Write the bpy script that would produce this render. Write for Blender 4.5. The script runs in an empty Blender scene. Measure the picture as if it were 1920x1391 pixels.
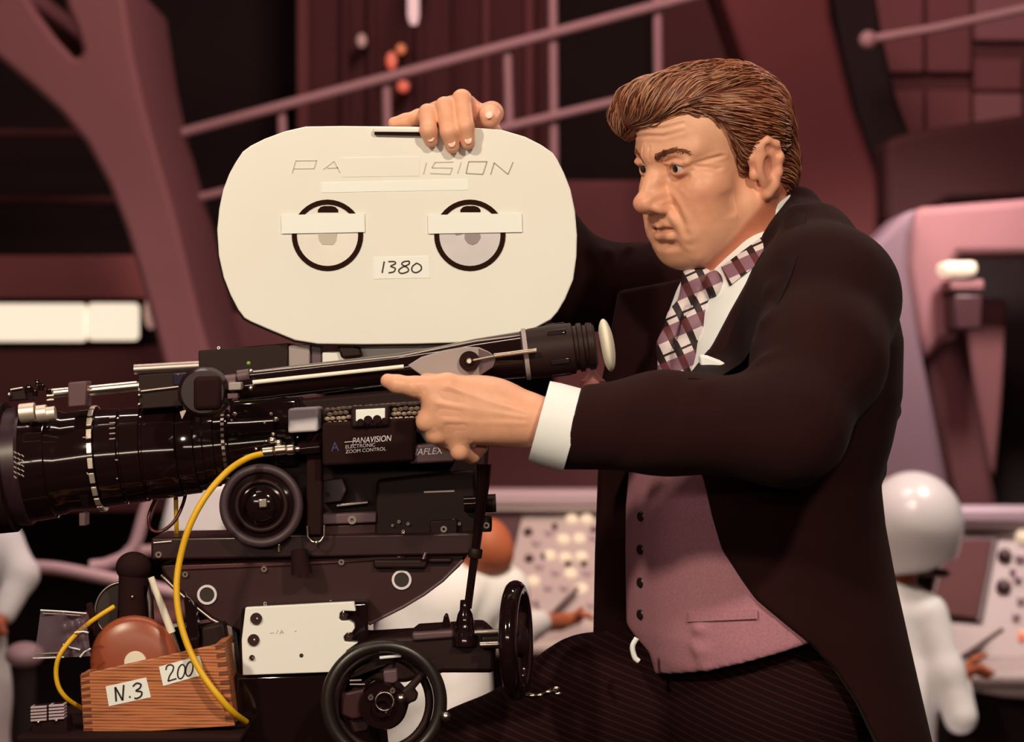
import bpy, math, random
import numpy as np
from mathutils import Vector, Matrix

sc = bpy.context.scene
COL = sc.collection
# ------------------------------------------------------------ camera
ZC = 1.65
FPX = 4380.0
cam_d = bpy.data.cameras.new('camera')
cam_d.sensor_width = 36.0
cam_d.lens = 36.0 * FPX / 1920.0
cam_d.dof.use_dof = True
cam_d.dof.focus_distance = 2.97
cam_d.dof.aperture_fstop = 5.4
cam = bpy.data.objects.new('camera', cam_d)
cam.location = (0, -3, ZC)
cam.rotation_euler = (math.pi / 2, 0, 0)
COL.objects.link(cam)
sc.camera = cam
# ------------------------------------------------------------ world and lights
w = bpy.data.worlds.new('world')
sc.world = w
w.use_nodes = True
w.node_tree.nodes['Background'].inputs[0].default_value = (0.30, 0.12, 0.105, 1)
w.node_tree.nodes['Background'].inputs[1].default_value = 0.12
sc.view_settings.view_transform = 'Standard'
sc.view_settings.look = 'None'
sc.view_settings.exposure = 0.0
sc.view_settings.gamma = 1.0
sc.view_settings.use_curve_mapping = False


def lamp(name, kind, loc, target, energy, color, size=0.3, spot=None, blend=0.5):
    d = bpy.data.lights.new(name, kind)
    d.energy = energy
    d.color = color
    if kind == 'AREA':
        d.shape = 'RECTANGLE'
        d.size, d.size_y = size if isinstance(size, tuple) else (size, size)
    else:
        d.shadow_soft_size = size
    if kind == 'SPOT':
        d.spot_size = math.radians(spot)
        d.spot_blend = blend
    o = bpy.data.objects.new(name, d)
    o.location = loc
    o.rotation_euler = (Vector(target) - Vector(loc)).to_track_quat('-Z', 'Y').to_euler()
    COL.objects.link(o)
    return o


lamp('key_light', 'SPOT', (1.1, -3.3, 3.65), (0.1, 0, 1.55), 305, (1.0, 0.855, 0.62), 0.12, 30, 0.6)
lamp('key_light', 'SPOT', (-1.75, -2.9, 3.3), (0.15, 0, 1.6), 285, (1.0, 0.845, 0.60), 0.14, 30, 0.6)
lamp('fill_light', 'AREA', (-0.4, -3.3, 2.05), (0.0, 0, 1.6), 17, (1.0, 0.80, 0.62), (2.4, 0.09))
lamp('strip_light', 'AREA', (-0.2, 1.25, 4.1), (-0.2, 1.0, 1.6), 34, (1.0, 0.78, 0.66), (2.6, 0.10))
lamp('strip_light', 'AREA', (-0.2, -0.1, 4.1), (-0.2, -0.08, 1.6), 22, (1.0, 0.78, 0.66), (2.6, 0.10))
lamp('kicker_light', 'SPOT', (2.4, 2.2, 3.6), (0.35, 0.1, 1.8), 110, (1.0, 0.68, 0.56), 0.25, 26, 0.6)
lamp('set_light_right', 'SPOT', (2.2, 3.6, 4.2), (1.45, 4.35, 0.7), 380, (1.0, 0.84, 0.70), 0.3, 32, 0.8)
lamp('set_light_middle', 'SPOT', (0.5, 1.6, 4.0), (0.0, 4.0, 1.0), 470, (1.0, 0.80, 0.58), 0.3, 46, 0.8)
lamp('set_light_left', 'SPOT', (-1.2, 3.0, 4.3), (-2.0, 4.6, 1.0), 200, (1.0, 0.78, 0.72), 0.3, 60, 0.8)
lamp('arch_light', 'SPOT', (-2.9, 1.2, 3.6), (-1.7, 5.5, 2.4), 96, (1.0, 0.72, 0.62), 0.4, 50, 0.9)
lamp('arch_light_right', 'SPOT', (1.55, 4.35, 3.15), (1.5, 5.2, 2.1), 240, (1.0, 0.86, 0.80), 0.15, 66, 1.0)
lamp('panel_light', 'SPOT', (3.0, 4.6, 3.4), (2.5, 7.4, 3.3), 60, (1.0, 0.68, 0.66), 0.3, 60, 0.9)
lamp('wall_light_wash', 'AREA', (0.4, 3.6, 4.6), (0.4, 7.4, 2.4), 72, (1.0, 0.6, 0.56), 1.2)


def P(px, py, Y):
    """world point that the photograph shows at pixel px, py, standing at depth Y"""
    D = Y + 3.0
    return np.array([(px - 960.0) * D / FPX, Y, ZC + (695.5 - py) * D / FPX])


def S(px, Y=0.0):
    return px * (Y + 3.0) / FPX


# ------------------------------------------------------------ materials
def lin(c):
    c = c / 255.0
    return c / 12.92 if c <= 0.04045 else ((c + 0.055) / 1.055) ** 2.4


WF = (1.006, 0.886, 0.65)


def tone(r, g, b, full=True):
    """albedo of a surface that looks (r, g, b) under the warm key light"""
    return tuple(min(0.93, lin(v) / f) for v, f in zip((r, g, b), WF))


def mat(name, rgb, rough=0.5, metal=0.0, spec=0.5, bump=None, coat=0.0, var=None, emit=None, attr=False, sheen=0.0, sss=0.0):
    m = bpy.data.materials.new(name)
    m.use_nodes = True
    nt = m.node_tree
    b = nt.nodes['Principled BSDF']
    b.inputs['Base Color'].default_value = (*rgb, 1)
    b.inputs['Roughness'].default_value = rough
    b.inputs['Metallic'].default_value = metal
    b.inputs['Specular IOR Level'].default_value = spec
    b.inputs['Coat Weight'].default_value = coat
    b.inputs['Sheen Weight'].default_value = sheen
    if sss:
        b.inputs['Subsurface Weight'].default_value = sss
        b.inputs['Subsurface Radius'].default_value = (0.008, 0.003, 0.0015)
        b.inputs['Subsurface Scale'].default_value = 1.0
    L = nt.links
    tc = nt.nodes.new('ShaderNodeTexCoord')
    src = None
    if attr:
        a = nt.nodes.new('ShaderNodeVertexColor')
        a.layer_name = 'tint'
        src = a.outputs['Color']
    if var:                                  # (scale, amount, detail): grain in the colour
        n = nt.nodes.new('ShaderNodeTexNoise')
        n.inputs['Scale'].default_value = var[0]
        n.inputs['Detail'].default_value = var[2] if len(var) > 2 else 4
        L.new(tc.outputs['Object'], n.inputs['Vector'])
        mr = nt.nodes.new('ShaderNodeMapRange')
        mr.inputs['From Min'].default_value = 0.25
        mr.inputs['From Max'].default_value = 0.75
        mr.inputs['To Min'].default_value = 1 - var[1]
        mr.inputs['To Max'].default_value = 1 + var[1]
        L.new(n.outputs['Fac'], mr.inputs['Value'])
        mx = nt.nodes.new('ShaderNodeVectorMath')
        mx.operation = 'SCALE'
        if src is None:
            mx.inputs[0].default_value = rgb
        else:
            L.new(src, mx.inputs[0])
        L.new(mr.outputs['Result'], mx.inputs['Scale'])
        src = mx.outputs['Vector']
    if src is not None:
        L.new(src, b.inputs['Base Color'])
    if bump:                                 # (scale, strength, distance)
        n2 = nt.nodes.new('ShaderNodeTexNoise')
        n2.inputs['Scale'].default_value = bump[0]
        n2.inputs['Detail'].default_value = 5
        L.new(tc.outputs['Object'], n2.inputs['Vector'])
        bp = nt.nodes.new('ShaderNodeBump')
        bp.inputs['Strength'].default_value = bump[1]
        bp.inputs['Distance'].default_value = bump[2]
        L.new(n2.outputs['Fac'], bp.inputs['Height'])
        L.new(bp.outputs['Normal'], b.inputs['Normal'])
    if emit:
        b.inputs['Emission Color'].default_value = (*emit[0], 1)
        b.inputs['Emission Strength'].default_value = emit[1]
    return m


# ------------------------------------------------------------ mesh builder
def nrm(v):
    v = np.asarray(v, float)
    return v / (np.linalg.norm(v) + 1e-12)


def frame(d):
    d = nrm(d)
    up = np.array([0, 0, 1.0]) if abs(d[2]) < 0.9 else np.array([1.0, 0, 0])
    a = nrm(np.cross(up, d))
    return a, np.cross(d, a), d


def rx(a):
    c, s_ = math.cos(a), math.sin(a)
    return np.array([[1, 0, 0], [0, c, -s_], [0, s_, c]])


def rz(a):
    c, s_ = math.cos(a), math.sin(a)
    return np.array([[c, -s_, 0], [s_, c, 0], [0, 0, 1]])


class G:
    def __init__(s):
        s.v = []
        s.f = []

    def add(s, vs, fs):
        o = len(s.v)
        s.v += [tuple(map(float, q)) for q in vs]
        s.f += [tuple(i + o for i in f) for f in fs]
        return s

    def box(s, c, size, R=None):
        c = np.asarray(c, float)
        h = np.asarray(size, float) / 2
        q = np.array([[x, y, z] for x in (-1, 1) for y in (-1, 1) for z in (-1, 1)]) * h
        if R is not None:
            q = q @ np.asarray(R).T
        return s.add(q + c, [(0, 1, 3, 2), (4, 6, 7, 5), (0, 4, 5, 1), (2, 3, 7, 6), (0, 2, 6, 4), (1, 5, 7, 3)])

    def pbox(s, x0, y0, x1, y1, Y, depth):
        """a block whose front face fills pixels x0..x1, y0..y1 at depth Y"""
        return s.prism([(x0, y0), (x1, y0), (x1, y1), (x0, y1)], Y, depth)

    def prism(s, px, Y, depth):
        """a plate of pixel outline px whose front stands at depth Y"""
        a = [P(x, y, Y) for x, y in px]
        return s.slab(a, (0, depth, 0))

    def slab(s, pts, off):
        n = len(pts)
        pts = [np.asarray(p, float) for p in pts]
        off = np.asarray(off, float)
        area = np.zeros(3)
        for i in range(n):
            area += np.cross(pts[i], pts[(i + 1) % n])
        if area @ off > 0:
            pts = pts[::-1]
        vs = pts + [p + off for p in pts]
        fs = [tuple(range(n)), tuple(range(2 * n - 1, n - 1, -1))]
        fs += [(i, i + n, (i + 1) % n + n, (i + 1) % n) for i in range(n)]
        return s.add(vs, fs)

    def lathe(s, p0, d, prof, n=24, caps=True):
        a, b, d = frame(d)
        p0 = np.asarray(p0, float)
        vs, fs = [], []
        for t, r in prof:
            for k in range(n):
                th = 2 * math.pi * k / n
                vs.append(p0 + d * t + r * (math.cos(th) * a + math.sin(th) * b))
        m = len(prof)
        for i in range(m - 1):
            for k in range(n):
                k2 = (k + 1) % n
                fs.append((i * n + k, i * n + k2, (i + 1) * n + k2, (i + 1) * n + k))
        if caps:
            fs.append(tuple(range(n - 1, -1, -1)))
            fs.append(tuple((m - 1) * n + k for k in range(n)))
        return s.add(vs, fs)

    def cyl(s, p0, p1, r0, r1=None, n=20):
        p0 = np.asarray(p0, float)
        p1 = np.asarray(p1, float)
        L = np.linalg.norm(p1 - p0)
        return s.lathe(p0, p1 - p0, [(0, r0), (L, r0 if r1 is None else r1)], n)

    def tube(s, path, r, n=8, closed=False):
        path = np.asarray(path, float)
        m = len(path)
        rr = np.ones(m) * r if np.isscalar(r) else np.asarray(r, float)
        vs, fs = [], []
        up = None
        for i in range(m):
            if closed:
                t = nrm(path[(i + 1) % m] - path[i - 1])
            else:
                t = nrm(path[min(i + 1, m - 1)] - path[max(i - 1, 0)])
            if up is None:
                a, b, _ = frame(t)
            else:
                a = nrm(up - t * (up @ t))
                b = np.cross(t, a)
            up = a
            for k in range(n):
                th = 2 * math.pi * k / n
                vs.append(path[i] + rr[i] * (math.cos(th) * a + math.sin(th) * b))
        for i in range(m if closed else m - 1):
            j = (i + 1) % m
            for k in range(n):
                k2 = (k + 1) % n
                fs.append((i * n + k, i * n + k2, j * n + k2, j * n + k))
        if not closed:
            fs.append(tuple(range(n - 1, -1, -1)))
            fs.append(tuple((m - 1) * n + k for k in range(n)))
        return s.add(vs, fs)

    def torus(s, c, axis, R, r, n=48, m=12):
        a, b, _ = frame(axis)
        c = np.asarray(c, float)
        p = [c + R * (math.cos(2 * math.pi * k / n) * a + math.sin(2 * math.pi * k / n) * b) for k in range(n)]
        return s.tube(p, r, m, closed=True)

    def ring(s, c, axis, r0, r1, h, n=40):
        """flat washer of inner radius r0, outer r1, thickness h along axis"""
        a, b, d = frame(axis)
        c = np.asarray(c, float)
        vs, fs = [], []
        for (r, t) in ((r0, 0), (r1, 0), (r1, h), (r0, h)):
            for k in range(n):
                th = 2 * math.pi * k / n
                vs.append(c + d * t + r * (math.cos(th) * a + math.sin(th) * b))
        for i in range(4):
            j = (i + 1) % 4
            for k in range(n):
                k2 = (k + 1) % n
                fs.append((i * n + k, j * n + k, j * n + k2, i * n + k2))
        return s.add(vs, [f[::-1] for f in fs])

    def ell(s, c, r, R=None, nu=24, nv=14):
        c = np.asarray(c, float)
        r = np.ones(3) * r
        vs = [np.array([0, 0, 1.0])]
        for i in range(1, nv):
            ph = math.pi * i / nv
            for k in range(nu):
                th = 2 * math.pi * k / nu
                vs.append(np.array([math.sin(ph) * math.cos(th), math.sin(ph) * math.sin(th), math.cos(ph)]))
        vs.append(np.array([0, 0, -1.0]))
        fs = [(0, 1 + k, 1 + (k + 1) % nu) for k in range(nu)]
        for i in range(nv - 2):
            for k in range(nu):
                a = 1 + i * nu
                k2 = (k + 1) % nu
                fs.append((a + k, a + nu + k, a + nu + k2, a + k2))
        a = 1 + (nv - 2) * nu
        e = len(vs) - 1
        fs += [(a + k, e, a + (k + 1) % nu) for k in range(nu)]
        q = np.array(vs) * r
        if R is not None:
            q = q @ np.asarray(R).T
        return s.add(q + c, fs)

    def ribbon(s, pts, width, nrmv, thick=0.0004):
        """a flat stroke along a polyline, lying across normal nrmv"""
        pts = np.asarray(pts, float)
        nv = nrm(nrmv)
        m = len(pts)
        top, bot = [], []
        for i in range(m):
            t = nrm(pts[min(i + 1, m - 1)] - pts[max(i - 1, 0)])
            sd = nrm(np.cross(nv, t)) * width / 2
            top.append(pts[i] + sd)
            bot.append(pts[i] - sd)
        f0 = nv * thick
        vs = [p + f0 for p in top] + [p + f0 for p in bot] + top + bot
        fs = []
        for i in range(m - 1):
            fs += [(i, m + i, m + i + 1, i + 1), (i, i + 1, 2 * m + i + 1, 2 * m + i), (m + i, 3 * m + i, 3 * m + i + 1, m + i + 1),
                   (2 * m + i, 2 * m + i + 1, 3 * m + i + 1, 3 * m + i)]
        return s.add(vs, fs)


ORG = {}


def props(o, label=None, cat=None, group=None, kind=None):
    if label:
        o['label'] = label
    if cat:
        o['category'] = cat
    if group:
        o['group'] = group
    if kind:
        o['kind'] = kind
    return o


def empty(name, loc, label, cat, group=None):
    o = bpy.data.objects.new(name, None)
    o.location = tuple(map(float, loc))
    o.empty_display_size = 0.05
    COL.objects.link(o)
    ORG[o.name] = np.asarray(loc, float)
    return props(o, label, cat, group)


def link_mesh(name, vs, fs, m, parent=None, smooth=35, bevel=0, segs=2, loc=None, fix=True, **kw):
    vs = np.asarray(vs, float)
    if parent is not None:
        org = ORG[parent.name]
    elif loc is not None:
        org = np.asarray(loc, float)
    else:
        org = np.array([(vs[:, 0].min() + vs[:, 0].max()) / 2, (vs[:, 1].min() + vs[:, 1].max()) / 2, vs[:, 2].min()])
    me = bpy.data.meshes.new(name)
    me.from_pydata((vs - org).tolist(), [], [list(map(int, f)) for f in fs])
    me.update()
    if smooth:
        me.shade_smooth()
        if smooth < 180:
            me.set_sharp_from_angle(angle=math.radians(smooth))
    o = bpy.data.objects.new(name, me)
    if m is not None:
        me.materials.append(m)
    COL.objects.link(o)
    if parent is not None:
        o.parent = parent
    else:
        o.location = tuple(org)
    ORG[o.name] = org
    if bevel:
        b = o.modifiers.new('bevel', 'BEVEL')
        b.width = bevel
        b.segments = segs
        b.limit_method = 'ANGLE'
        b.angle_limit = math.radians(40)
    return props(o, **kw)


def ob(name, g, m, parent=None, **kw):
    return link_mesh(name, g.v, g.f, m, parent, **kw)


def again(o, delta, name=None, parent=None):
    """a copy that shares the mesh, shifted"""
    c = o.copy()
    c.location = Vector(o.location) + Vector(tuple(map(float, delta)))
    COL.objects.link(c)
    if parent is not None:
        c.parent = parent
    ORG[c.name] = ORG[o.name] + np.asarray(delta, float)
    return c


def spline(pts, n=24):
    """smooth curve through points"""
    p = np.asarray(pts, float)
    p = np.vstack([2 * p[0] - p[1], p, 2 * p[-1] - p[-2]])
    out = []
    for i in range(1, len(p) - 2):
        for k in range(n):
            t = k / n
            out.append(0.5 * (2 * p[i] + (p[i + 1] - p[i - 1]) * t + (2 * p[i - 1] - 5 * p[i] + 4 * p[i + 1] - p[i + 2]) * t * t
                              + (3 * p[i] - p[i - 1] - 3 * p[i + 1] + p[i + 2]) * t ** 3))
    out.append(p[-2])
    return np.array(out)


def text_mesh(name, body, at_px, Y, height_px, m, parent, width_px=None, rot=0.0, shear=0.0, depth=0.0003, label=None):
    """printed lettering, left end of its base line at pixel at_px"""
    cu = bpy.data.curves.new(name, 'FONT')
    cu.body = body
    cu.extrude = depth
    cu.shear = shear
    t = bpy.data.objects.new('tmp', cu)
    COL.objects.link(t)
    dg = bpy.context.evaluated_depsgraph_get()
    me = bpy.data.meshes.new_from_object(t.evaluated_get(dg))
    bpy.data.objects.remove(t)
    vs = np.array([v.co[:] for v in me.vertices])
    fs = [tuple(p.vertices) for p in me.polygons]
    bpy.data.meshes.remove(me)
    hx = vs[:, 0].max() - vs[:, 0].min()
    hy = vs[:, 1].max() - vs[:, 1].min()
    k = S(height_px, Y) / hy
    kx = k if width_px is None else S(width_px, Y) / hx
    x = (vs[:, 0] - vs[:, 0].min()) * kx
    z = (vs[:, 1] - vs[:, 1].min()) * k
    c, s_ = math.cos(rot), math.sin(rot)
    p0 = P(at_px[0], at_px[1], Y)
    w_ = np.stack([p0[0] + x * c - z * s_, np.full(len(x), Y) - vs[:, 2], p0[2] + x * s_ + z * c], 1)
    return link_mesh(name, w_, fs, m, parent, smooth=0, **({'label': label} if label else {}))


def letters(name, groups, Y, width_px, m, parent):
    for ls in groups:
        strokes(name, ls, Y, width_px, m, parent)


def strokes(name, lines, Y, width_px, m, parent, **kw):
    """hand-drawn strokes: each line a list of pixel points"""
    g = G()
    for ln in lines:
        pts = [P(x, y, Y) for x, y in ln]
        if len(pts) > 2:
            pts = spline(pts, 5)
        g.ribbon(pts, S(width_px, Y), (0, -1, 0))
    return ob(name, g, m, parent, smooth=0, **kw)


# ------------------------------------------------------------ signed distance modelling
def smin(a, b, k):
    h = np.maximum(k - np.abs(a - b), 0.0) / k
    return np.minimum(a, b) - h * h * k * 0.25


class SDF:
    def __init__(s):
        s.ops = []

    def op(s, fn, c, R, mode='u', k=0.01):
        s.ops.append((fn, None if c is None else np.asarray(c, float), R, mode, k))
        return s

    def cone(s, a, b, ra, rb, k=0.01, mode='u'):
        a = np.asarray(a, float)
        b = np.asarray(b, float)
        ab = b - a
        L2 = ab @ ab + 1e-12

        def fn(p):
            q = p - a
            t = np.clip(q @ ab / L2, 0, 1)
            return np.linalg.norm(q - t[:, None] * ab, axis=1) - (ra + (rb - ra) * t)
        return s.op(fn, (a + b) / 2, math.sqrt(L2) / 2 + max(ra, rb), mode, k)

    def chain(s, pts, rs, k=0.01, mode='u'):
        for i in range(len(pts) - 1):
            s.cone(pts[i], pts[i + 1], rs[i], rs[i + 1], k, mode)
        return s

    def ell(s, c, r, R=None, k=0.01, mode='u'):
        c = np.asarray(c, float)
        r = np.asarray(r, float) * np.ones(3)
        R = np.eye(3) if R is None else R

        def fn(p):
            q = (p - c) @ R
            k0 = np.linalg.norm(q / r, axis=1)
            k1 = np.linalg.norm(q / (r * r), axis=1) + 1e-9
            return k0 * (k0 - 1.0) / k1
        return s.op(fn, c, r.max(), mode, k)

    def box(s, c, h, R=None, rnd=0.004, k=0.01, mode='u'):
        c = np.asarray(c, float)
        h = np.asarray(h, float)
        R = np.eye(3) if R is None else R

        def fn(p):
            q = np.abs((p - c) @ R) - (h - rnd)
            return np.linalg.norm(np.maximum(q, 0), axis=1) + np.minimum(q.max(axis=1), 0) - rnd
        return s.op(fn, c, np.linalg.norm(h), mode, k)

    def __call__(s, p, ops=None):
        d = np.full(len(p), 1.0)
        for fn, c, R, mode, k in (s.ops if ops is None else ops):
            e = fn(p)
            if mode == 'u':
                d = smin(d, e, k)
            elif mode == 's':
                d = -smin(-d, e, k)
            else:
                d = -smin(-d, -e, k)
        return d

    def mesh(s, lo, hi, h, B=20):
        lo = np.asarray(lo, float)
        hi = np.asarray(hi, float)
        n = np.ceil((hi - lo) / h).astype(int) + 1
        nb = np.ceil(n / B).astype(int)
        F = np.full(tuple(nb * B), 1.0, np.float32)
        rb = B * h * math.sqrt(3) / 2
        ii = np.stack(np.meshgrid(*[np.arange(m) for m in nb], indexing='ij'), -1).reshape(-1, 3)
        cen = lo + (ii * B + (B - 1) / 2) * h
        dc = s(cen)
        loc = np.stack(np.meshgrid(*[np.arange(B)] * 3, indexing='ij'), -1).reshape(-1, 3) * h
        for (i, j, k), c, d in zip(ii, cen, dc):
            sl = (slice(i * B, i * B + B), slice(j * B, j * B + B), slice(k * B, k * B + B))
            if abs(d) > rb * 1.7 + 0.01:
                F[sl] = d
                continue
            act = []
            for o in s.ops:
                if o[1] is not None and o[3] != 'i':
                    if np.linalg.norm(c - o[1]) - o[2] - rb > rb * 2.4 + o[4] + 0.005:
                        continue
                act.append(o)
            F[sl] = s(lo + np.array([i, j, k]) * B * h + loc, act).reshape(B, B, B)
        return surfnet(F, lo, h)


def surfnet(F, lo, h):
    I = F < 0
    nx, ny, nz = F.shape
    cnt = np.zeros((nx - 1, ny - 1, nz - 1), np.uint8)
    for dx in (0, 1):
        for dy in (0, 1):
            for dz in (0, 1):
                cnt += I[dx:nx - 1 + dx, dy:ny - 1 + dy, dz:nz - 1 + dz]
    act = (cnt > 0) & (cnt < 8)
    idx = np.argwhere(act)
    vid = np.full(act.shape, -1, np.int64)
    vid[act] = np.arange(len(idx))
    cor = [(dx, dy, dz) for dx in (0, 1) for dy in (0, 1) for dz in (0, 1)]
    val = np.stack([F[idx[:, 0] + c[0], idx[:, 1] + c[1], idx[:, 2] + c[2]] for c in cor], 1).astype(float)
    acc = np.zeros((len(idx), 3))
    num = np.zeros(len(idx))
    ca = np.array(cor, float)
    for a in range(8):
        for b in range(a + 1, 8):
            if np.abs(ca[a] - ca[b]).sum() != 1:
                continue
            fa, fb = val[:, a], val[:, b]
            m = (fa < 0) != (fb < 0)
            t = fa[m] / (fa[m] - fb[m])
            acc[m] += ca[a] + t[:, None] * (ca[b] - ca[a])
            num[m] += 1
    v = lo + (idx + acc / num[:, None]) * h
    quads = []
    for ax in range(3):
        o1, o2 = [(1, 2), (2, 0), (0, 1)][ax]
        A = np.take(I, range(0, I.shape[ax] - 1), ax)
        Bm = np.take(I, range(1, I.shape[ax]), ax)
        e = np.argwhere(A != Bm)
        ok = (e[:, o1] > 0) & (e[:, o2] > 0) & (e[:, o1] < F.shape[o1] - 1) & (e[:, o2] < F.shape[o2] - 1)
        e = e[ok]
        s0 = I[e[:, 0], e[:, 1], e[:, 2]]
        def cell(d1, d2):
            q = e.copy()
            q[:, o1] += d1
            q[:, o2] += d2
            return vid[q[:, 0], q[:, 1], q[:, 2]]
        q = np.stack([cell(-1, -1), cell(0, -1), cell(0, 0), cell(-1, 0)], 1)
        q[~s0] = q[~s0][:, ::-1]
        quads.append(q)
    q = np.vstack(quads)
    q = q[(q >= 0).all(axis=1)]
    return v, q


def smooth_mesh(v, q, it=1, lam=0.5):
    e = np.vstack([q[:, [0, 1]], q[:, [1, 2]], q[:, [2, 3]], q[:, [3, 0]]])
    for _ in range(it):
        acc = np.zeros_like(v)
        n = np.zeros(len(v))
        for a in range(3):
            acc[:, a] = np.bincount(e[:, 0], v[e[:, 1], a], len(v)) + np.bincount(e[:, 1], v[e[:, 0], a], len(v))
        n = np.bincount(e[:, 0], minlength=len(v)) + np.bincount(e[:, 1], minlength=len(v))
        v = v + lam * (acc / np.maximum(n, 1)[:, None] - v)
    return v


def vnormals(v, q):
    fn = np.cross(v[q[:, 2]] - v[q[:, 0]], v[q[:, 3]] - v[q[:, 1]])
    n = np.zeros_like(v)
    for k in range(4):
        for a in range(3):
            n[:, a] += np.bincount(q[:, k], fn[:, a], len(v))
    return n / (np.linalg.norm(n, axis=1, keepdims=True) + 1e-12)


def polydist(p, pts):
    d = np.full(len(p), 1e9)
    pts = np.asarray(pts, float)
    for i in range(len(pts) - 1):
        a, ab = pts[i], pts[i + 1] - pts[i]
        q = p - a
        t = np.clip(q @ ab / (ab @ ab + 1e-12), 0, 1)
        d = np.minimum(d, np.linalg.norm(q - t[:, None] * ab, axis=1))
    return d


def hit(sdf, px, py, y0=-0.7, y1=0.7):
    """depth at which the line of sight through pixels px, py meets the solid"""
    px = np.asarray(px, float)
    py = np.asarray(py, float)
    Y = np.full(px.shape, y0)
    for _ in range(70):
        D = Y + 3.0
        p = np.stack([(px - 960) * D / FPX, Y, ZC + (695.5 - py) * D / FPX], -1)
        d = sdf(p.reshape(-1, 3)).reshape(px.shape)
        Y = np.minimum(Y + np.clip(d * 0.7, -0.02, 0.05), y1)
    return Y


def fast_mesh(name, v, q, m, parent, smooth=180, tint=None, **kw):
    org = ORG[parent.name] if parent is not None else v.mean(axis=0) * 0
    me = bpy.data.meshes.new(name)
    q = np.asarray(q, np.int32)
    me.vertices.add(len(v))
    me.vertices.foreach_set('co', (v - org).astype(np.float32).ravel())
    me.loops.add(q.size)
    me.loops.foreach_set('vertex_index', q.ravel())
    me.polygons.add(len(q))
    me.polygons.foreach_set('loop_start', np.arange(0, q.size, q.shape[1], dtype=np.int32))
    me.polygons.foreach_set('loop_total', np.full(len(q), q.shape[1], np.int32))
    me.update(calc_edges=True)
    me.validate()
    me.shade_smooth()
    if tint is not None:
        a = me.color_attributes.new('tint', 'FLOAT_COLOR', 'POINT')
        a.data.foreach_set('color', np.hstack([tint, np.ones((len(v), 1))]).astype(np.float32).ravel())
    if m is not None:
        me.materials.append(m)
    o = bpy.data.objects.new(name, me)
    COL.objects.link(o)
    if parent is not None:
        o.parent = parent
    ORG[o.name] = org
    return props(o, **kw)


def drape(sdf, left, right, nu, nv, lift, thick):
    """a strip of cloth lying on a solid: rows run from the left to the right pixel outline"""
    def res(pl, n):
        pl = np.asarray(pl, float)
        seg = np.r_[0, np.cumsum(np.linalg.norm(np.diff(pl, axis=0), axis=1))]
        t = np.linspace(0, seg[-1], n)
        return np.stack([np.interp(t, seg, pl[:, 0]), np.interp(t, seg, pl[:, 1])], 1)
    Lp, Rp = res(left, nv), res(right, nv)
    u = np.linspace(0, 1, nu)
    g = Lp[:, None, :] * (1 - u)[None, :, None] + Rp[:, None, :] * u[None, :, None]
    Y = hit(sdf, g[..., 0], g[..., 1])
    # keep the strip smooth where the line of sight grazes past the solid
    for _ in range(6):
        Y2 = Y.copy()
        Y2[1:-1] = (Y[:-2] + 2 * Y[1:-1] + Y[2:]) / 4
        Y = Y2
        Y2 = Y.copy()
        if nu > 2:
            Y2[:, 1:-1] = (Y[:, :-2] + 2 * Y[:, 1:-1] + Y[:, 2:]) / 4
        Y = Y2
    front = np.array([[P(g[i, j, 0], g[i, j, 1], Y[i, j] - lift) for j in range(nu)] for i in range(nv)])
    back = front + np.array([0, thick, 0])
    vs = np.vstack([front.reshape(-1, 3), back.reshape(-1, 3)])
    N = nu * nv
    fs = []
    for i in range(nv - 1):
        for j in range(nu - 1):
            a = i * nu + j
            fs.append((a, a + nu, a + nu + 1, a + 1))
            fs.append((N + a, N + a + 1, N + a + nu + 1, N + a + nu))
    for i in range(nv - 1):
        a = i * nu
        fs.append((a, N + a, N + a + nu, a + nu))
        a = i * nu + nu - 1
        fs.append((a, a + nu, N + a + nu, N + a))
    for j in range(nu - 1):
        fs.append((j, j + 1, N + j + 1, N + j))
        a = (nv - 1) * nu + j
        fs.append((a, N + a, N + a + 1, a + 1))
    return vs, fs
# ============================================================ the set behind: structure
M_dark = mat('set_black', (0.018, 0.009, 0.009), rough=0.9, var=(1.2, 0.3))
M_brown = mat('set_brown', tone(126, 72, 64), rough=0.85, var=(1.5, 0.12), bump=(14, 0.15, 0.01))
M_deep = mat('set_deep_brown', tone(92, 48, 42), rough=0.85, var=(1.2, 0.15))
M_mauve = mat('set_mauve', tone(146, 94, 84), rough=0.8, var=(1.1, 0.12), bump=(10, 0.15, 0.01))
M_rail = mat('rail_paint', tone(194, 150, 134), rough=0.6)
M_beam = mat('beam_brown', tone(104, 48, 42), rough=0.85, var=(1.5, 0.12))
M_beam_dark = mat('beam_dark', tone(70, 32, 28), rough=0.85, var=(1.5, 0.12))  # darker brown of the horizontal beam
M_band = mat('wall_band', tone(212, 126, 112), rough=0.85, var=(1.5, 0.1))
M_arch2 = mat('arch_grey_mauve', tone(118, 88, 84), rough=0.8, var=(1.1, 0.1))
M_white = mat('uniform_white', tone(232, 220, 196), rough=0.85, bump=(30, 0.2, 0.006))
M_console = mat('console_cream', tone(190, 166, 146), rough=0.55)
M_console2 = mat('console_pink_grey', tone(196, 164, 154), rough=0.5)
M_knob_dark = mat('console_dark', tone(70, 36, 34), rough=0.5)
M_skin2 = mat('crew_skin', tone(178, 92, 52), rough=0.6)
M_hair2 = mat('crew_hair', tone(64, 30, 18), rough=0.6, var=(60, 0.3))


def glow(name, rgb, s):
    return mat(name, (0.6, 0.5, 0.4), rough=0.5, emit=(tuple(lin(c) for c in rgb), s))


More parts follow.
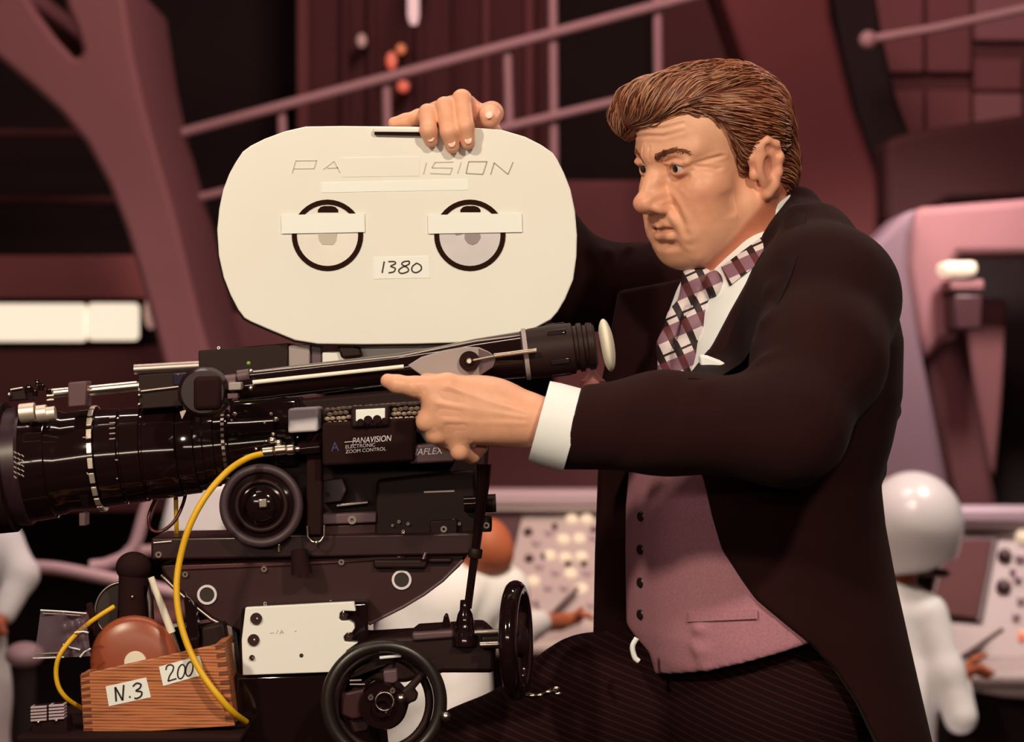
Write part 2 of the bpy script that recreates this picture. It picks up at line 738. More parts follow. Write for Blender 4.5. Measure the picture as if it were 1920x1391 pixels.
ST = dict(kind='structure')
g = G().box((0.5, 3.2, -0.05), (16, 15, 0.1))
ob('floor', g, mat('set_floor', tone(88, 46, 42), rough=0.6, var=(1.5, 0.15)), smooth=0, **ST)
g = G().box((0.25, -0.2, 0.2), (2.6, 2.4, 0.4))
ob('floor', g, M_dark, bevel=0.01, **ST)
ob('wall_back', G().box((0.5, 8.3, 2.6), (16, 0.2, 5.2)), M_dark, smooth=0, **ST)
# wall bay behind the handrail, with upright ribs
g = G().pbox(556, -140, 1036, 700, 7.7, 0.2)
bay = ob('wall_back', g, M_deep, bevel=0.01, **ST)
for x0, x1, m in ((556, 578, M_brown), (640, 652, M_deep), (690, 702, M_deep), (780, 792, M_deep), (850, 858, M_deep), (905, 917, M_brown), (985, 1000, M_brown), (1008, 1014, M_deep)):
    ob('rib', G().pbox(x0, -140, x1, 700, 7.62, 0.1), m, bay, bevel=0.008)
ob('wall_back', G().pbox(1238, -140, 1420, 640, 7.6, 0.2), M_deep, bevel=0.01, **ST)
ob('wall_back', G().pbox(1040, 338, 1330, 900, 7.2, 0.2), M_brown, bevel=0.01, **ST)
ob('wall_back', G().pbox(385, 586, 600, 930, 6.9, 0.2), M_mauve, bevel=0.01, **ST)
ob('wall_left', G().pbox(-500, 478, 300, 560, 7.3, 0.5), M_band, bevel=0.01, **ST)
ob('wall_left', G().pbox(-500, 648, 330, 960, 7.1, 0.6), M_brown, bevel=0.01, **ST)
ob('wall_back', G().pbox(500, 800, 1500, 1100, 6.4, 0.2), M_deep, bevel=0.01, **ST)
for y in (247, 372):
    ob('trim', G().tube([P(-300, y, 7.6), P(340, y + 4, 7.6)], 0.02, 8), M_deep, **ST)
# the Y-shaped arch on the left
arch = [(-160, -20), (-60, 62), (0, 112), (60, 163), (112, 210), (160, 268), (202, 345), (236, 432), (262, 520), (285, 600), (306, 680), (340, 900), (470, 900),
        (432, 780), (400, 690), (375, 600), (346, 480), (324, 390), (300, 308), (270, 200), (248, 100), (224, -60), (112, -60), (124, 12), (142, 56), (154, 92), (149, 109), (136, 107),
        (102, 70), (64, 20), (20, -60), (-160, -160)]
ob('trim_1', G().prism(arch, 5.5, 1.15), M_mauve, bevel=0.03, **ST)
# right: slanting beams, wall panels and the low arch
b2 = [(1335, -60), (1550, -60), (1560, 30), (1601, 201), (1648, 334), (1672, 430), (1700, 600), (1480, 600), (1452, 330), (1400, 130)]
ob('trim_2', G().prism(b2, 6.2, 0.5), M_beam, bevel=0.03, **ST)
b3 = [(1545, -60), (1636, -60), (1655, 60), (1682, 180), (1712, 262), (1740, 380), (1672, 440), (1645, 334), (1598, 201)]
ob('trim_3', G().prism(b3, 6.35, 0.5), M_dark, bevel=0.03, **ST)
wr = ob('wall_right', G().pbox(1600, -140, 2300, 420, 7.4, 0.15), M_deep, bevel=0.01, **ST)
for x0, y0, x1, y1, m in ((1612, -120, 1733, 136, M_brown), (1737, -120, 1822, 136, M_brown), (1826, -120, 2000, 76, M_mauve), (1640, 168, 1733, 300, M_brown), (1737, 168, 1822, 300, M_brown),
                       (1826, 108, 1918, 170, M_brown), (1826, 174, 1918, 300, M_mauve), (1923, 108, 2100, 300, M_brown)):  # brighter light on the lower right panel painted as lighter mauve
    ob('panel', G().pbox(x0, y0, x1, y1, 7.34, 0.1), m, wr, bevel=0.012)
ob('trim_4', G().prism([(1660, 262), (1720, 244), (1800, 232), (1960, 208), (2200, 190), (2200, 366), (1930, 372), (1780, 378), (1700, 420), (1660, 420)], 6.0, 0.5), M_beam_dark, bevel=0.03, **ST)
leg = [(1480, 660), (1560, 545), (1620, 474), (1690, 404), (1722, 388), (1708, 440), (1703, 500), (1722, 620), (1745, 740), (1790, 960), (1540, 1000)]
ob('trim_5', G().prism(leg, 5.2, 0.35), M_arch2, bevel=0.05, **ST)
hood = [(1716, 389), (1930, 372), (2200, 366), (2200, 478), (1800, 478), (1786, 500), (1800, 640), (1770, 640), (1735, 680), (1720, 620), (1700, 500), (1706, 440)]
ob('trim_6', G().prism(hood, 5.32, 0.3), M_mauve, bevel=0.03, **ST)
ob('trim_7', G().prism([(1735, 640), (1800, 600), (1835, 760), (1880, 980), (1790, 980), (1745, 740)], 5.36, 0.3), M_deep, bevel=0.03, **ST)  # lower leg's dimmer light painted in as a darker brown
ob('trim_8', G().prism([(1806, 560), (1890, 560), (1880, 760), (1868, 900), (1850, 880), (1826, 720)], 5.6, 0.3), M_brown, bevel=0.03, **ST)
ob('wall_right', G().pbox(1790, 440, 2300, 1100, 6.1, 0.2), M_dark, bevel=0.01, **ST)

# ============================================================ set fittings
rail = empty('handrail', P(960, 240, 6.5), 'pale sloping stair handrail with thin posts behind the white magazine', 'railing')
ob('top_rail', G().tube([P(330, 252, 6.5), P(700, 152, 6.5), P(1010, 69, 6.5), P(1420, -40, 6.5)], 0.021, 10), M_rail, rail, smooth=60)
ob('lower_rail', G().tube([P(366, 372, 6.5), P(960, 236, 6.5), P(1330, 148, 6.5)], 0.019, 10), M_rail, rail, smooth=60)
for x, y0, y1 in ((528, 200, 330), (724, 150, 300), (951, 88, 244), (1036, -60, 420), (1232, -60, 330)):
    ob('post', G().tube([P(x, y0, 6.54), P(x + 4, y1, 6.54)], 0.019, 8), M_rail, rail, smooth=60)
rl2 = empty('handrail', P(1700, 60, 5.9), 'short pale handrail with round end at the upper right wall panels', 'railing')
ob('top_rail', G().tube([P(1630, 74, 6.0), P(1760, 52, 6.0), P(1960, 8, 6.0)], 0.018, 10), M_rail, rl2, smooth=60)
ob('end_cap', G().ell(P(1628, 75, 6.0), 0.036), M_rail, rl2, smooth=180)

M_tube = glow('tube_glow', (252, 232, 205), 1.0)
M_dim = glow('dim_glow', (180, 130, 125), 0.5)
M_red = glow('red_glow', (225, 62, 28), 0.75)
M_orange = glow('orange_glow', (235, 105, 40), 0.6)
M_pink = glow('pink_glow', (236, 190, 190), 0.8)


def wall_lamp(x0, y0, x1, y1, Y, label, mtl):
    c = (P(x0, y1, Y) + P(x1, y1, Y)) / 2
    t = empty('wall_light', c, label, 'light', 'light boxes on the left wall')
    ob('housing', G().pbox(x0 - 3, y0 - 4, x1 + 3, y1 + 4, Y + 0.02, 0.12), M_knob_dark, t, bevel=0.008)
    ob('diffuser', G().pbox(x0, y0, x1, y1, Y - 0.02, 0.08), mtl, t, bevel=0.02, segs=3)


wall_lamp(-40, 569, 160, 640, 7.0, 'long glowing cream light box at the far left edge of the wall', M_tube)
wall_lamp(163, 568, 258, 638, 7.0, 'shorter glowing cream light box nearest the arch on the left wall', M_tube)
t = empty('bulb', P(283, 620, 7.0), 'small oval glowing bulb against the left arch, right of the light boxes', 'light')
ob('glass', G().ell(P(283, 585, 7.03), (0.028, 0.03, 0.075)), M_dim, t, smooth=180)
ob('socket', G().ell(P(283, 600, 7.08), (0.034, 0.03, 0.04)), M_knob_dark, t, smooth=180)
t = empty('tube_lamp', P(775, 52, 7.3), 'pink white tube lamp hanging at the top above the hand', 'light')
ob('tube', G().tube([P(775, -60, 7.3), P(775, 30, 7.3), P(776, 46, 7.3)], [0.026, 0.026, 0.015], 12), M_pink, t, smooth=60)
ob('bracket', G().pbox(768, -80, 812, -50, 7.3, 0.1), M_knob_dark, t, bevel=0.004)
for x, y, rw, rh, m, lb in ((678, 76, 9, 13, M_dim, 'faint grey indicator lamp left of the tube lamp'), (752, 92, 9, 10, M_orange, 'uppermost orange indicator lamp below the tube lamp'),
                       (734, 114, 10, 17, M_red, 'tall red indicator lamp just above the sloping rail'), (756, 162, 11, 11, M_red, 'round red indicator lamp just below the sloping rail')):
    t = empty('indicator_lamp', P(x, y + rh, 7.5), lb, 'light', 'indicator lamps behind the handrail')
    ob('lens', G().ell(P(x, y, 7.5), (S(rw, 7.5), 0.02, S(rh, 7.5))), m, t, smooth=180)
    ob('bezel', G().ring(P(x, y, 7.52), (0, 1, 0), S(rw * 0.9, 7.5), S(rw * 1.25, 7.5), 0.1, 20), M_knob_dark, t, smooth=40)
t = empty('wall_fixture', P(1810, 620, 5.2), 'white wall fixture with boxed base under the pale arch at right', 'light')
ob('lamp_head', G().pbox(1770, 489, 1834, 516, 5.1, 0.16), glow('fixture_glow', (250, 222, 190), 0.8), t, bevel=0.02, segs=3)
ob('bracket', G().pbox(1782, 524, 1846, 546, 5.12, 0.2), M_mauve, t, bevel=0.01)
ob('base_box', G().pbox(1790, 552, 1842, 618, 5.12, 0.2), M_knob_dark, t, bevel=0.01)

# ---- consoles
def console(name_label, x0, x1, yt, yb, Yt, Yb, desk):
    def bp(x, y, lift=0.0):
        f = (y - yt) / (yb - yt)
        return P(x, y, Yt + (Yb - Yt) * f - lift)
    c = P((x0 + x1) / 2, yb, Yb)
    t = empty('control_console', (c[0], c[1] + 0.3, 0), name_label, 'console')
    q = [bp(x0, yt), bp(x1, yt), bp(x1, yb), bp(x0, yb)]
    ob('button_board', G().slab(q, (0, 0.12, 0)), M_console, t, bevel=0.008)
    a, b = bp(x0, yt), bp(x1, yt)
    ob('ledge', G().box((a + b) / 2 + (0, 0.06, 0.045), (b[0] - a[0] + 0.04, 0.24, 0.05)), M_console2, t, bevel=0.012)
    ob('ledge', G().box((a + b) / 2 + (0, 0.0, 0.012), (b[0] - a[0] + 0.02, 0.10, 0.022)), M_console, t, bevel=0.006)
    a, b = bp(x0, yb), bp(x1, yb)
    ob('desk_top', G().box((a + b) / 2 + (0, -0.16, -0.02), (b[0] - a[0] + 0.04, 0.42, 0.045)), M_console, t, bevel=0.018)
    ob('cabinet', G().box(((a[0] + b[0]) / 2, a[1] + 0.12, (a[2] - 0.045) / 2), (b[0] - a[0], 0.5, a[2] - 0.045)), M_dark, t, bevel=0.01)
    return t, bp


con, bp = console('cream control console full of buttons behind the hand wheel', 860, 1480, 958, 1180, 4.95, 4.55, 1)
nb = nrm(np.cross(bp(1100, 960) - bp(900, 960), bp(900, 1180) - bp(900, 960)))
if nb[1] > 0:
    nb = -nb
M_lit = glow('button_glow', (240, 214, 182), 0.55)
kr = random.Random(8)
proto = {}


def knob_at(t, bpf, x, y, r, m, hgt=0.012, name='button'):
    key = (t.name, m.name, round(r, 1))
    p = bpf(x, y)
    if key in proto:
        o, p0 = proto[key]
        return again(o, p - p0)
    o = ob(name, G().lathe(p, nb, [(0, S(r, 4.7)), (hgt, S(r, 4.7)), (hgt * 1.5, S(r * 0.7, 4.7))], 12), m, t, smooth=40)
    proto[key] = (o, p)
    return o


for x, y, r, m in ((1072, 976, 12, M_lit), (1100, 976, 12, M_lit), (1030, 1000, 9, M_console2), (1056, 1014, 12, M_lit), (1086, 1012, 12, M_lit), (1112, 1010, 9, M_console2), (1040, 990, 6, M_knob_dark),
                   (1113, 996, 6, M_knob_dark), (990, 1000, 9, M_knob_dark), (992, 1050, 9, M_knob_dark), (1006, 1020, 9, M_console2), (1030, 1044, 12, M_lit), (1060, 1048, 12, M_lit), (1090, 1046, 12, M_lit), (1012, 1064, 9, M_console2),
                   (1042, 1076, 9, M_console2), (1070, 1078, 12, M_lit), (1100, 1076, 9, M_console2), (1000, 1092, 12, M_lit), (1028, 1104, 9, M_console2), (1058, 1104, 9, M_console2), (1090, 1106, 12, M_lit),
                   (1000, 1130, 9, M_console2), (1110, 1136, 9, M_console2), (1095, 1060, 6, M_knob_dark), (1065, 1060, 6, M_knob_dark), (1020, 1046, 6, M_knob_dark)):
    knob_at(con, bp, x, y, r, m)
ob('screen', G().slab([bp(896, 966, 0.02), bp(980, 966, 0.02), bp(962, 1042, 0.02), bp(896, 1042, 0.02)], (0, 0.03, 0)), M_knob_dark, con, bevel=0.006)
g = G().slab([bp(1006, 1120, 0.05), bp(1080, 1108, 0.05), bp(1092, 1156, 0.05), bp(1020, 1172, 0.05)], (0, 0.012, 0))
props(ob('notepad', g, M_console, smooth=0), 'cream notepad lying on the console desk left of the coat', 'paper')
g = G().cyl(bp(1036, 1152, 0.09), bp(1084, 1102, 0.09), 0.009, 0.006, 10)
props(ob('pen', g, M_knob_dark, smooth=40), 'dark pen slanting over the notepad on the console', 'pen')

con2, bp2 = console('pale control console at the right edge beside the helmeted person', 1770, 2120, 990, 1235, 5.05, 4.72, 1)
ob('screen', G().slab([bp2(1782, 1012, 0.03), bp2(1862, 1012, 0.03), bp2(1834, 1160, 0.03), bp2(1746, 1150, 0.03)], (0, 0.03, 0)), M_deep, con2, bevel=0.006)
ob('screen_frame', G().slab([bp2(1774, 1004, 0.015), bp2(1874, 1004, 0.015), bp2(1844, 1168, 0.015), bp2(1736, 1158, 0.015)], (0, 0.03, 0)), M_knob_dark, con2, bevel=0.006)
for x, y, r, m in ((1883, 1046, 14, M_knob_dark), (1881, 1104, 15, M_knob_dark), (1912, 1050, 10, M_console2), (1908, 1090, 8, M_console2), (1914, 1130, 8, M_console2), (1905, 1160, 8, M_console2), (1916, 1196, 8, M_red),
                   (1898, 1076, 6, M_console2), (1918, 1010, 16, M_lit)):
    knob_at(con2, bp2, x, y, r, m, 0.02)
ob('arm_rest', G().tube([P(1822, 1288, 4.45), P(1880, 1294, 4.42), P(2000, 1302, 4.42)], [0.014, 0.021, 0.021], 10), M_console, con2, smooth=60)
g = G().slab([bp2(1772, 1172, 0.06), bp2(1856, 1176, 0.06), bp2(1840, 1216, 0.06), bp2(1800, 1234, 0.06)], (0, 0.012, 0))
props(ob('notepad', g, M_console, smooth=0), 'pale notepad in front of the helmeted person at right', 'paper')
g = G().cyl(bp2(1800, 1236, 0.14), bp2(1880, 1180, 0.14), 0.010, 0.007, 10)
props(ob('pen', g, M_knob_dark, smooth=40), 'dark pen above the helmeted person\'s hand', 'pen')


# ---- crew
def sdf_part(name, s, lo, hi, h, m, parent, it=1):
    vv, qq = s.mesh(lo, hi, h)
    return fast_mesh(name, smooth_mesh(vv, qq, it), qq, m, parent)


def bounds(pts, pad):
    pts = np.array(pts)
    return pts.min(0) - pad, pts.max(0) + pad


# helmeted person
Yh = 4.3
hp_ = empty('person', (P(1690, 1300, Yh)[0], Yh, 0.0), 'seated person in white uniform and round white helmet at the right edge', 'person')
hc_ = P(1712, 975, Yh)
s1 = SDF()
s1.ell(hc_ + (0.03, 0, -0.03), (0.085, 0.10, 0.115), None, 0.02)
s1.cone(P(1690, 1060, Yh), P(1670, 1130, Yh), 0.055, 0.06, 0.02)
s1.cone(P(1660, 1150, Yh), P(1650, 1400, Yh), 0.12, 0.12, 0.03)
s1.chain([P(1735, 1150, Yh - 0.06), P(1790, 1330, Yh - 0.12), P(1808, 1262, Yh - 0.02)], [0.04, 0.038, 0.026], 0.01)
for k in range(4):
    s1.chain([P(1808, 1260, Yh - 0.02 + k * 0.018 - 0.03), P(1840 - 3 * k, 1250 + 3 * k, Yh - 0.05 + k * 0.018), P(1862 - 4 * k, 1262 + 3 * k, Yh - 0.06 + k * 0.018)], [0.014, 0.011, 0.009], 0.006)
s1.chain([P(1806, 1258, Yh - 0.04), P(1826, 1236, Yh - 0.05), P(1848, 1228, Yh - 0.05)], [0.014, 0.012, 0.010], 0.006)
lo, hi = bounds([P(1560, 1400, Yh), P(1880, 860, Yh)], 0.15)
sdf_part('body', s1, lo, hi, 0.008, M_skin2, hp_)
s1 = SDF()
s1.ell(hc_, (0.148, 0.155, 0.152), None, 0.01)
s1.cone(hc_ + (0.0, 0, -0.03), hc_ + (0.005, 0, -0.15), 0.140, 0.128, 0.05)
s1.op(lambda p: (hc_[2] - 0.155 + 0.14 * (p[:, 0] - hc_[0])) - p[:, 2], None, 0, 'i', 0.02)
s1.ell(hc_ + (0.05, 0, -0.15), (0.085, 0.11, 0.10), None, 0.01, 's')
lo, hi = bounds([hc_], 0.22)
hm = sdf_part('helmet', s1, lo, hi, 0.006, mat('helmet_gloss', tone(222, 208, 186), rough=0.3, coat=0.4), hp_)
ob('chin_strap', G().torus(hc_ + (0.02, 0, -0.155), (0.14, 0, 1), 0.085, 0.012, 24, 8), M_knob_dark, hp_, smooth=60)
s1 = SDF()
s1.chain([P(1640, 1128, Yh), P(1735, 1150, Yh)], [0.07, 0.062], 0.05)
s1.chain([P(1660, 1160, Yh), P(1655, 1300, Yh), P(1660, 1480, Yh)], [0.135, 0.16, 0.165], 0.06)
s1.chain([P(1738, 1152, Yh - 0.06), P(1772, 1260, Yh - 0.10), P(1800, 1345, Yh - 0.13)], [0.066, 0.056, 0.050], 0.03)
s1.chain([P(1802, 1345, Yh - 0.13), P(1802, 1290, Yh - 0.06)], [0.046, 0.036], 0.02)
s1.chain([P(1700, 1500, Yh), P(1850, 1500, Yh - 0.4)], [0.12, 0.09], 0.03)
lo, hi = bounds([P(1520, 1560, Yh), P(1900, 1080, Yh), P(1800, 1400, Yh - 0.5)], 0.15)
sdf_part('uniform', s1, lo, hi, 0.011, M_white, hp_, 2)
# person bent over the middle console
Yc = 3.6
cp = empty('person', (P(830, 1300, Yc)[0], Yc, 0.0), 'person in white uniform with bowed brown head at the console behind the geared head', 'person')
s1 = SDF()
s1.ell(P(912, 1026, Yc), (0.075, 0.085, 0.085), None, 0.02)
s1.ell(P(940, 1040, Yc - 0.03), (0.03, 0.03, 0.04), None, 0.03)
s1.cone(P(900, 1050, Yc), P(860, 1110, Yc), 0.05, 0.06, 0.02)
s1.cone(P(845, 1180, Yc + 0.02), P(800, 1400, Yc + 0.02), 0.07, 0.08, 0.03)
s1.chain([P(1010, 1168, Yc + 0.3), P(1050, 1166, Yc + 0.45), P(1082, 1158, Yc + 0.5)], [0.03, 0.026, 0.02], 0.01)
for k in range(4):
    s1.chain([P(1076, 1158, Yc + 0.48 + 0.016 * k), P(1100, 1152, Yc + 0.5 + 0.016 * k), P(1112, 1160, Yc + 0.5 + 0.016 * k)], [0.011, 0.009, 0.008], 0.005)
s1.chain([P(1078, 1152, Yc + 0.46), P(1092, 1140, Yc + 0.46)], [0.011, 0.009], 0.005)
lo, hi = bounds([P(700, 1400, Yc), P(1120, 960, Yc), P(1120, 1160, Yc + 0.5)], 0.2)
sdf_part('body', s1, lo, hi, 0.009, M_skin2, cp)
s1 = SDF()
s1.ell(P(900, 1015, Yc + 0.02), (0.082, 0.095, 0.078), None, 0.02)
s1.op(lambda p: (p[:, 0] - P(942, 1030, Yc)[0]) * 0.8 + (p[:, 2] - P(942, 1030, Yc)[2]) * -0.6, None, 0, 'i', 0.02)
lo, hi = bounds([P(900, 1015, Yc)], 0.16)
sdf_part('hair', s1, lo, hi, 0.007, M_hair2, cp)
s1 = SDF()
s1.chain([P(770, 1180, Yc), P(850, 1122, Yc), P(945, 1106, Yc + 0.02)], [0.09, 0.085, 0.07], 0.06)
s1.chain([P(830, 1150, Yc), P(800, 1300, Yc), P(790, 1480, Yc)], [0.13, 0.165, 0.17], 0.08)
s1.chain([P(945, 1112, Yc + 0.02), P(960, 1190, Yc + 0.02), P(1010, 1168, Yc + 0.3)], [0.066, 0.056, 0.040], 0.03)
s1.chain([P(760, 1500, Yc), P(960, 1500, Yc + 0.4)], [0.13, 0.09], 0.03)
lo, hi = bounds([P(620, 1570, Yc), P(1060, 1050, Yc), P(1000, 1400, Yc + 0.5)], 0.3)
uv, uq = s1.mesh(lo, hi, 0.011)
uv = smooth_mesh(uv, uq, 2)
for _ in range(1):
    nn = vnormals(uv, uq)
    for c, d, wd, am in ((P(905, 1150, Yc - 0.1), (0.35, 0, 1), 0.022, -0.012), (P(935, 1150, Yc - 0.1), (0.3, 0, 1), 0.02, 0.014), (P(790, 1330, Yc - 0.1), (1, 0, 0.6), 0.03, -0.02), (P(840, 1260, Yc - 0.1), (0.3, 0, 1), 0.03, -0.02)):
        d = nrm(d)
        r_ = uv - c
        al = r_ @ d
        ac = np.linalg.norm(r_ - al[:, None] * d - np.outer(r_[:, 1], (0, 1, 0)) * 0.6, axis=1)
        uv = uv + nn * (am * np.exp(-(ac / wd) ** 2 - (al / 0.12) ** 2))[:, None]
fast_mesh('uniform', uv, uq, M_white, cp)
# person at the left edge
Yl = 3.5
lp = empty('person', (P(-70, 1300, Yl)[0], Yl, 0.0), 'person in white sleeve partly behind the lens at the left edge', 'person')
s1 = SDF()
s1.ell(P(-95, 900, Yl), (0.075, 0.09, 0.115), None, 0.02)
s1.cone(P(-90, 960, Yl), P(-85, 1010, Yl), 0.055, 0.06, 0.02)
s1.cone(P(-85, 1040, Yl), P(-85, 1350, Yl), 0.12, 0.13, 0.03)
s1.chain([P(2, 1020, Yl), P(44, 1080, Yl - 0.05), P(2, 1160, Yl - 0.12)], [0.04, 0.036, 0.026], 0.01)
for k in range(4):
    s1.chain([P(2, 1162, Yl - 0.14 + k * 0.017), P(-6, 1192, Yl - 0.15 + k * 0.017), P(-14, 1210, Yl - 0.15 + k * 0.017)], [0.014, 0.011, 0.009], 0.006)
s1.chain([P(-2, 1165, Yl - 0.15), P(10, 1190, Yl - 0.16)], [0.013, 0.01], 0.006)
lo, hi = bounds([P(-200, 1380, Yl), P(80, 800, Yl)], 0.2)
sdf_part('body', s1, lo, hi, 0.010, M_skin2, lp)
s1 = SDF()
s1.ell(P(-97, 880, Yl + 0.015), (0.083, 0.098, 0.09), None, 0.02)
lo, hi = bounds([P(-97, 880, Yl)], 0.14)
sdf_part('hair', s1, lo, hi, 0.010, M_hair2, lp)
s1 = SDF()
s1.chain([P(-170, 1030, Yl), P(-85, 1010, Yl), P(0, 1020, Yl)], [0.065, 0.075, 0.06], 0.05)
s1.chain([P(-85, 1050, Yl), P(-90, 1300, Yl), P(-85, 1500, Yl)], [0.14, 0.15, 0.16], 0.06)
s1.chain([P(8, 1015, Yl), P(42, 1078, Yl - 0.05), P(8, 1150, Yl - 0.11)], [0.052, 0.045, 0.034], 0.02)
lo, hi = bounds([P(-220, 1600, Yl), P(80, 960, Yl)], 0.25)
sdf_part('uniform', s1, lo, hi, 0.011, M_white, lp, 2)
# frame chair between the lens and the geared head
Yq = 4.1
ch = empty('frame_chair', (P(240, 1300, Yq)[0], Yq, 0), 'pale tubular chair seen between the lens and the wooden box', 'chair')
M_chair = mat('chair_paint', tone(186, 146, 136), rough=0.6)
ob('back_post', G().tube(spline([P(292, 900, Yq), P(270, 965, Yq), P(248, 1030, Yq), P(205, 1056, Yq), P(170, 1062, Yq)], 6), [0.019] * 25, 10), M_chair, ch, smooth=60)
ob('arm', G().tube(spline([P(60, 1062, Yq - 0.2), P(120, 1068, Yq - 0.1), P(240, 1092, Yq), P(330, 1112, Yq)], 6), 0.020, 10), M_chair, ch, smooth=60)
ob('backrest', G().prism([(296, 1004), (322, 905), (440, 905), (420, 1010)], Yq + 0.3, 0.05), M_white, ch, bevel=0.02)
ob('cross_bar', G().tube([P(236, 1034, Yq), P(400, 1026, Yq + 0.2)], 0.017, 10), M_chair, ch, smooth=60)
ob('seat', G().prism([(150, 1150), (330, 1150), (330, 1180), (150, 1180)], Yq - 0.1, 0.45), M_deep, ch, bevel=0.02)
a = P(240, 1180, Yq + 0.1)
ob('pedestal', G().lathe((a[0], a[1], 0), (0, 0, 1), [(0, 0.15), (0.03, 0.14), (0.05, 0.04), (a[2], 0.03)], 20), M_deep, ch, smooth=40)
t = empty('stool', (P(40, 1230, 3.1)[0], 3.1, 0), 'dim grey rounded stool low at the left edge behind the plastic bag', 'stool')
ob('seat', G().ell(P(46, 1228, 3.1), (0.05, 0.06, 0.034)), M_chair, t, smooth=180)
a = P(46, 1240, 3.1)
ob('leg', G().lathe((a[0], a[1], 0), (0, 0, 1), [(0, 0.11), (0.02, 0.10), (0.04, 0.02), (a[2], 0.03)], 16), M_dark, t, smooth=40)
# ============================================================ the man beside the film camera
M_skin = mat('skin', (0.6, 0.3, 0.15), rough=0.45, spec=0.42, attr=True, bump=(260, 0.12, 0.001), sss=0.05, var=(70, 0.07))
M_hair = mat('hair', (0.2, 0.08, 0.04), rough=0.42, spec=0.4, attr=True)
M_coat = mat('coat_wool', (0.0185, 0.0052, 0.0058), rough=0.9, spec=0.08, bump=(900, 0.2, 0.0006), var=(6, 0.25), sheen=0.02)
M_lapel = mat('lapel_silk', (0.0105, 0.0034, 0.0040), rough=0.7, spec=0.12)
M_vest = mat('vest_wool', tone(176, 116, 114), rough=0.9, spec=0.1, bump=(700, 0.35, 0.0008), var=(340, 0.14))
M_shirt = mat('shirt_cotton', tone(238, 228, 204), rough=0.8, spec=0.2, bump=(60, 0.08, 0.002))
M_button = mat('dark_button', (0.02, 0.01, 0.01), rough=0.35)
M_eye_white = mat('eye_white', tone(206, 176, 150), rough=0.2)
M_iris = mat('iris', (0.02, 0.012, 0.01), rough=0.15)


def plaid(name):
    m = bpy.data.materials.new(name)
    m.use_nodes = True
    nt = m.node_tree
    b = nt.nodes['Principled BSDF']
    b.inputs['Roughness'].default_value = 0.6
    L = nt.links
    tc = nt.nodes.new('ShaderNodeTexCoord')
    mp = nt.nodes.new('ShaderNodeMapping')
    mp.inputs['Rotation'].default_value = (0, math.radians(24), 0)
    L.new(tc.outputs['Object'], mp.inputs['Vector'])
    sp = nt.nodes.new('ShaderNodeSeparateXYZ')
    L.new(mp.outputs['Vector'], sp.inputs['Vector'])

    def band(sock, freq, thr, off=0.0):
        a = nt.nodes.new('ShaderNodeMath'); a.operation = 'MULTIPLY_ADD'
        a.inputs[1].default_value = freq
        a.inputs[2].default_value = off
        L.new(sock, a.inputs[0])
        f = nt.nodes.new('ShaderNodeMath'); f.operation = 'FRACT'
        L.new(a.outputs[0], f.inputs[0])
        g = nt.nodes.new('ShaderNodeMath'); g.operation = 'LESS_THAN'
        g.inputs[1].default_value = thr
        L.new(f.outputs[0], g.inputs[0])
        return g.outputs[0]

    def mixc(fac, c1, c2):
        n = nt.nodes.new('ShaderNodeMix'); n.data_type = 'RGBA'
        L.new(fac, n.inputs[0])
        for i, c in ((6, c1), (7, c2)):
            if isinstance(c, tuple):
                n.inputs[i].default_value = (*c, 1)
            else:
                L.new(c, n.inputs[i])
        return n.outputs[2]
    wht, gry, drk, red = tone(225, 200, 180), tone(140, 95, 100), tone(40, 20, 20), tone(96, 40, 40)
    base = mixc(band(sp.outputs[2], 24, 0.42), wht, gry)
    base = mixc(band(sp.outputs[0], 44, 0.4), base, drk)
    ov = nt.nodes.new('ShaderNodeMath'); ov.operation = 'MULTIPLY'
    L.new(band(sp.outputs[2], 24, 0.42), ov.inputs[0])
    L.new(band(sp.outputs[0], 44, 0.4), ov.inputs[1])
    base = mixc(ov.outputs[0], base, red)
    base = mixc(band(sp.outputs[2], 24, 0.07, 0.42), base, drk)
    L.new(base, b.inputs['Base Color'])
    return m


M_plaid = plaid('plaid_silk')


def pinstripe(name):
    m = mat(name, (0.013, 0.0045, 0.0054), rough=0.9, spec=0.05)
    nt = m.node_tree
    b = nt.nodes['Principled BSDF']
    tc = nt.nodes.new('ShaderNodeTexCoord')
    mp = nt.nodes.new('ShaderNodeMapping')
    mp.inputs['Rotation'].default_value = (0, math.radians(-21), 0)
    nt.links.new(tc.outputs['Object'], mp.inputs['Vector'])
    wv = nt.nodes.new('ShaderNodeTexWave')
    wv.bands_direction = 'Z'
    wv.inputs['Scale'].default_value = 36
    wv.inputs['Distortion'].default_value = 0.6
    nt.links.new(mp.outputs['Vector'], wv.inputs['Vector'])
    cr = nt.nodes.new('ShaderNodeValToRGB')
    cr.color_ramp.elements[0].position = 0.80
    cr.color_ramp.elements[0].color = (0.013, 0.0045, 0.0054, 1)
    cr.color_ramp.elements[1].position = 0.97
    cr.color_ramp.elements[1].color = (0.030, 0.0100, 0.0108, 1)
    nt.links.new(wv.outputs['Fac'], cr.inputs['Fac'])
    nt.links.new(cr.outputs['Color'], b.inputs['Base Color'])
    return m


M_trouser = pinstripe('pinstripe_wool')

# ---------------------------------------------------------------- head frame
TH, PH, RO = math.radians(56.5), math.radians(13.5), math.radians(-3.7)
_F0 = np.array([-math.sin(TH), -math.cos(TH), 0])
_L0 = np.array([math.cos(TH), -math.sin(TH), 0])
_Z = np.array([0, 0, 1.0])
_F = _F0 * math.cos(PH) - _Z * math.sin(PH)
_U = _Z * math.cos(PH) + _F0 * math.sin(PH)
HR = np.stack([_L0 * math.cos(RO) + _U * math.sin(RO), _F, _U * math.cos(RO) - _L0 * math.sin(RO)], 1)
HS = 1.075
HC = np.array([0.2715, 0.08, ZC + 0.2655])


def H(u, v, w_):
    return HC + HS * (HR @ np.array([u, v, w_]))


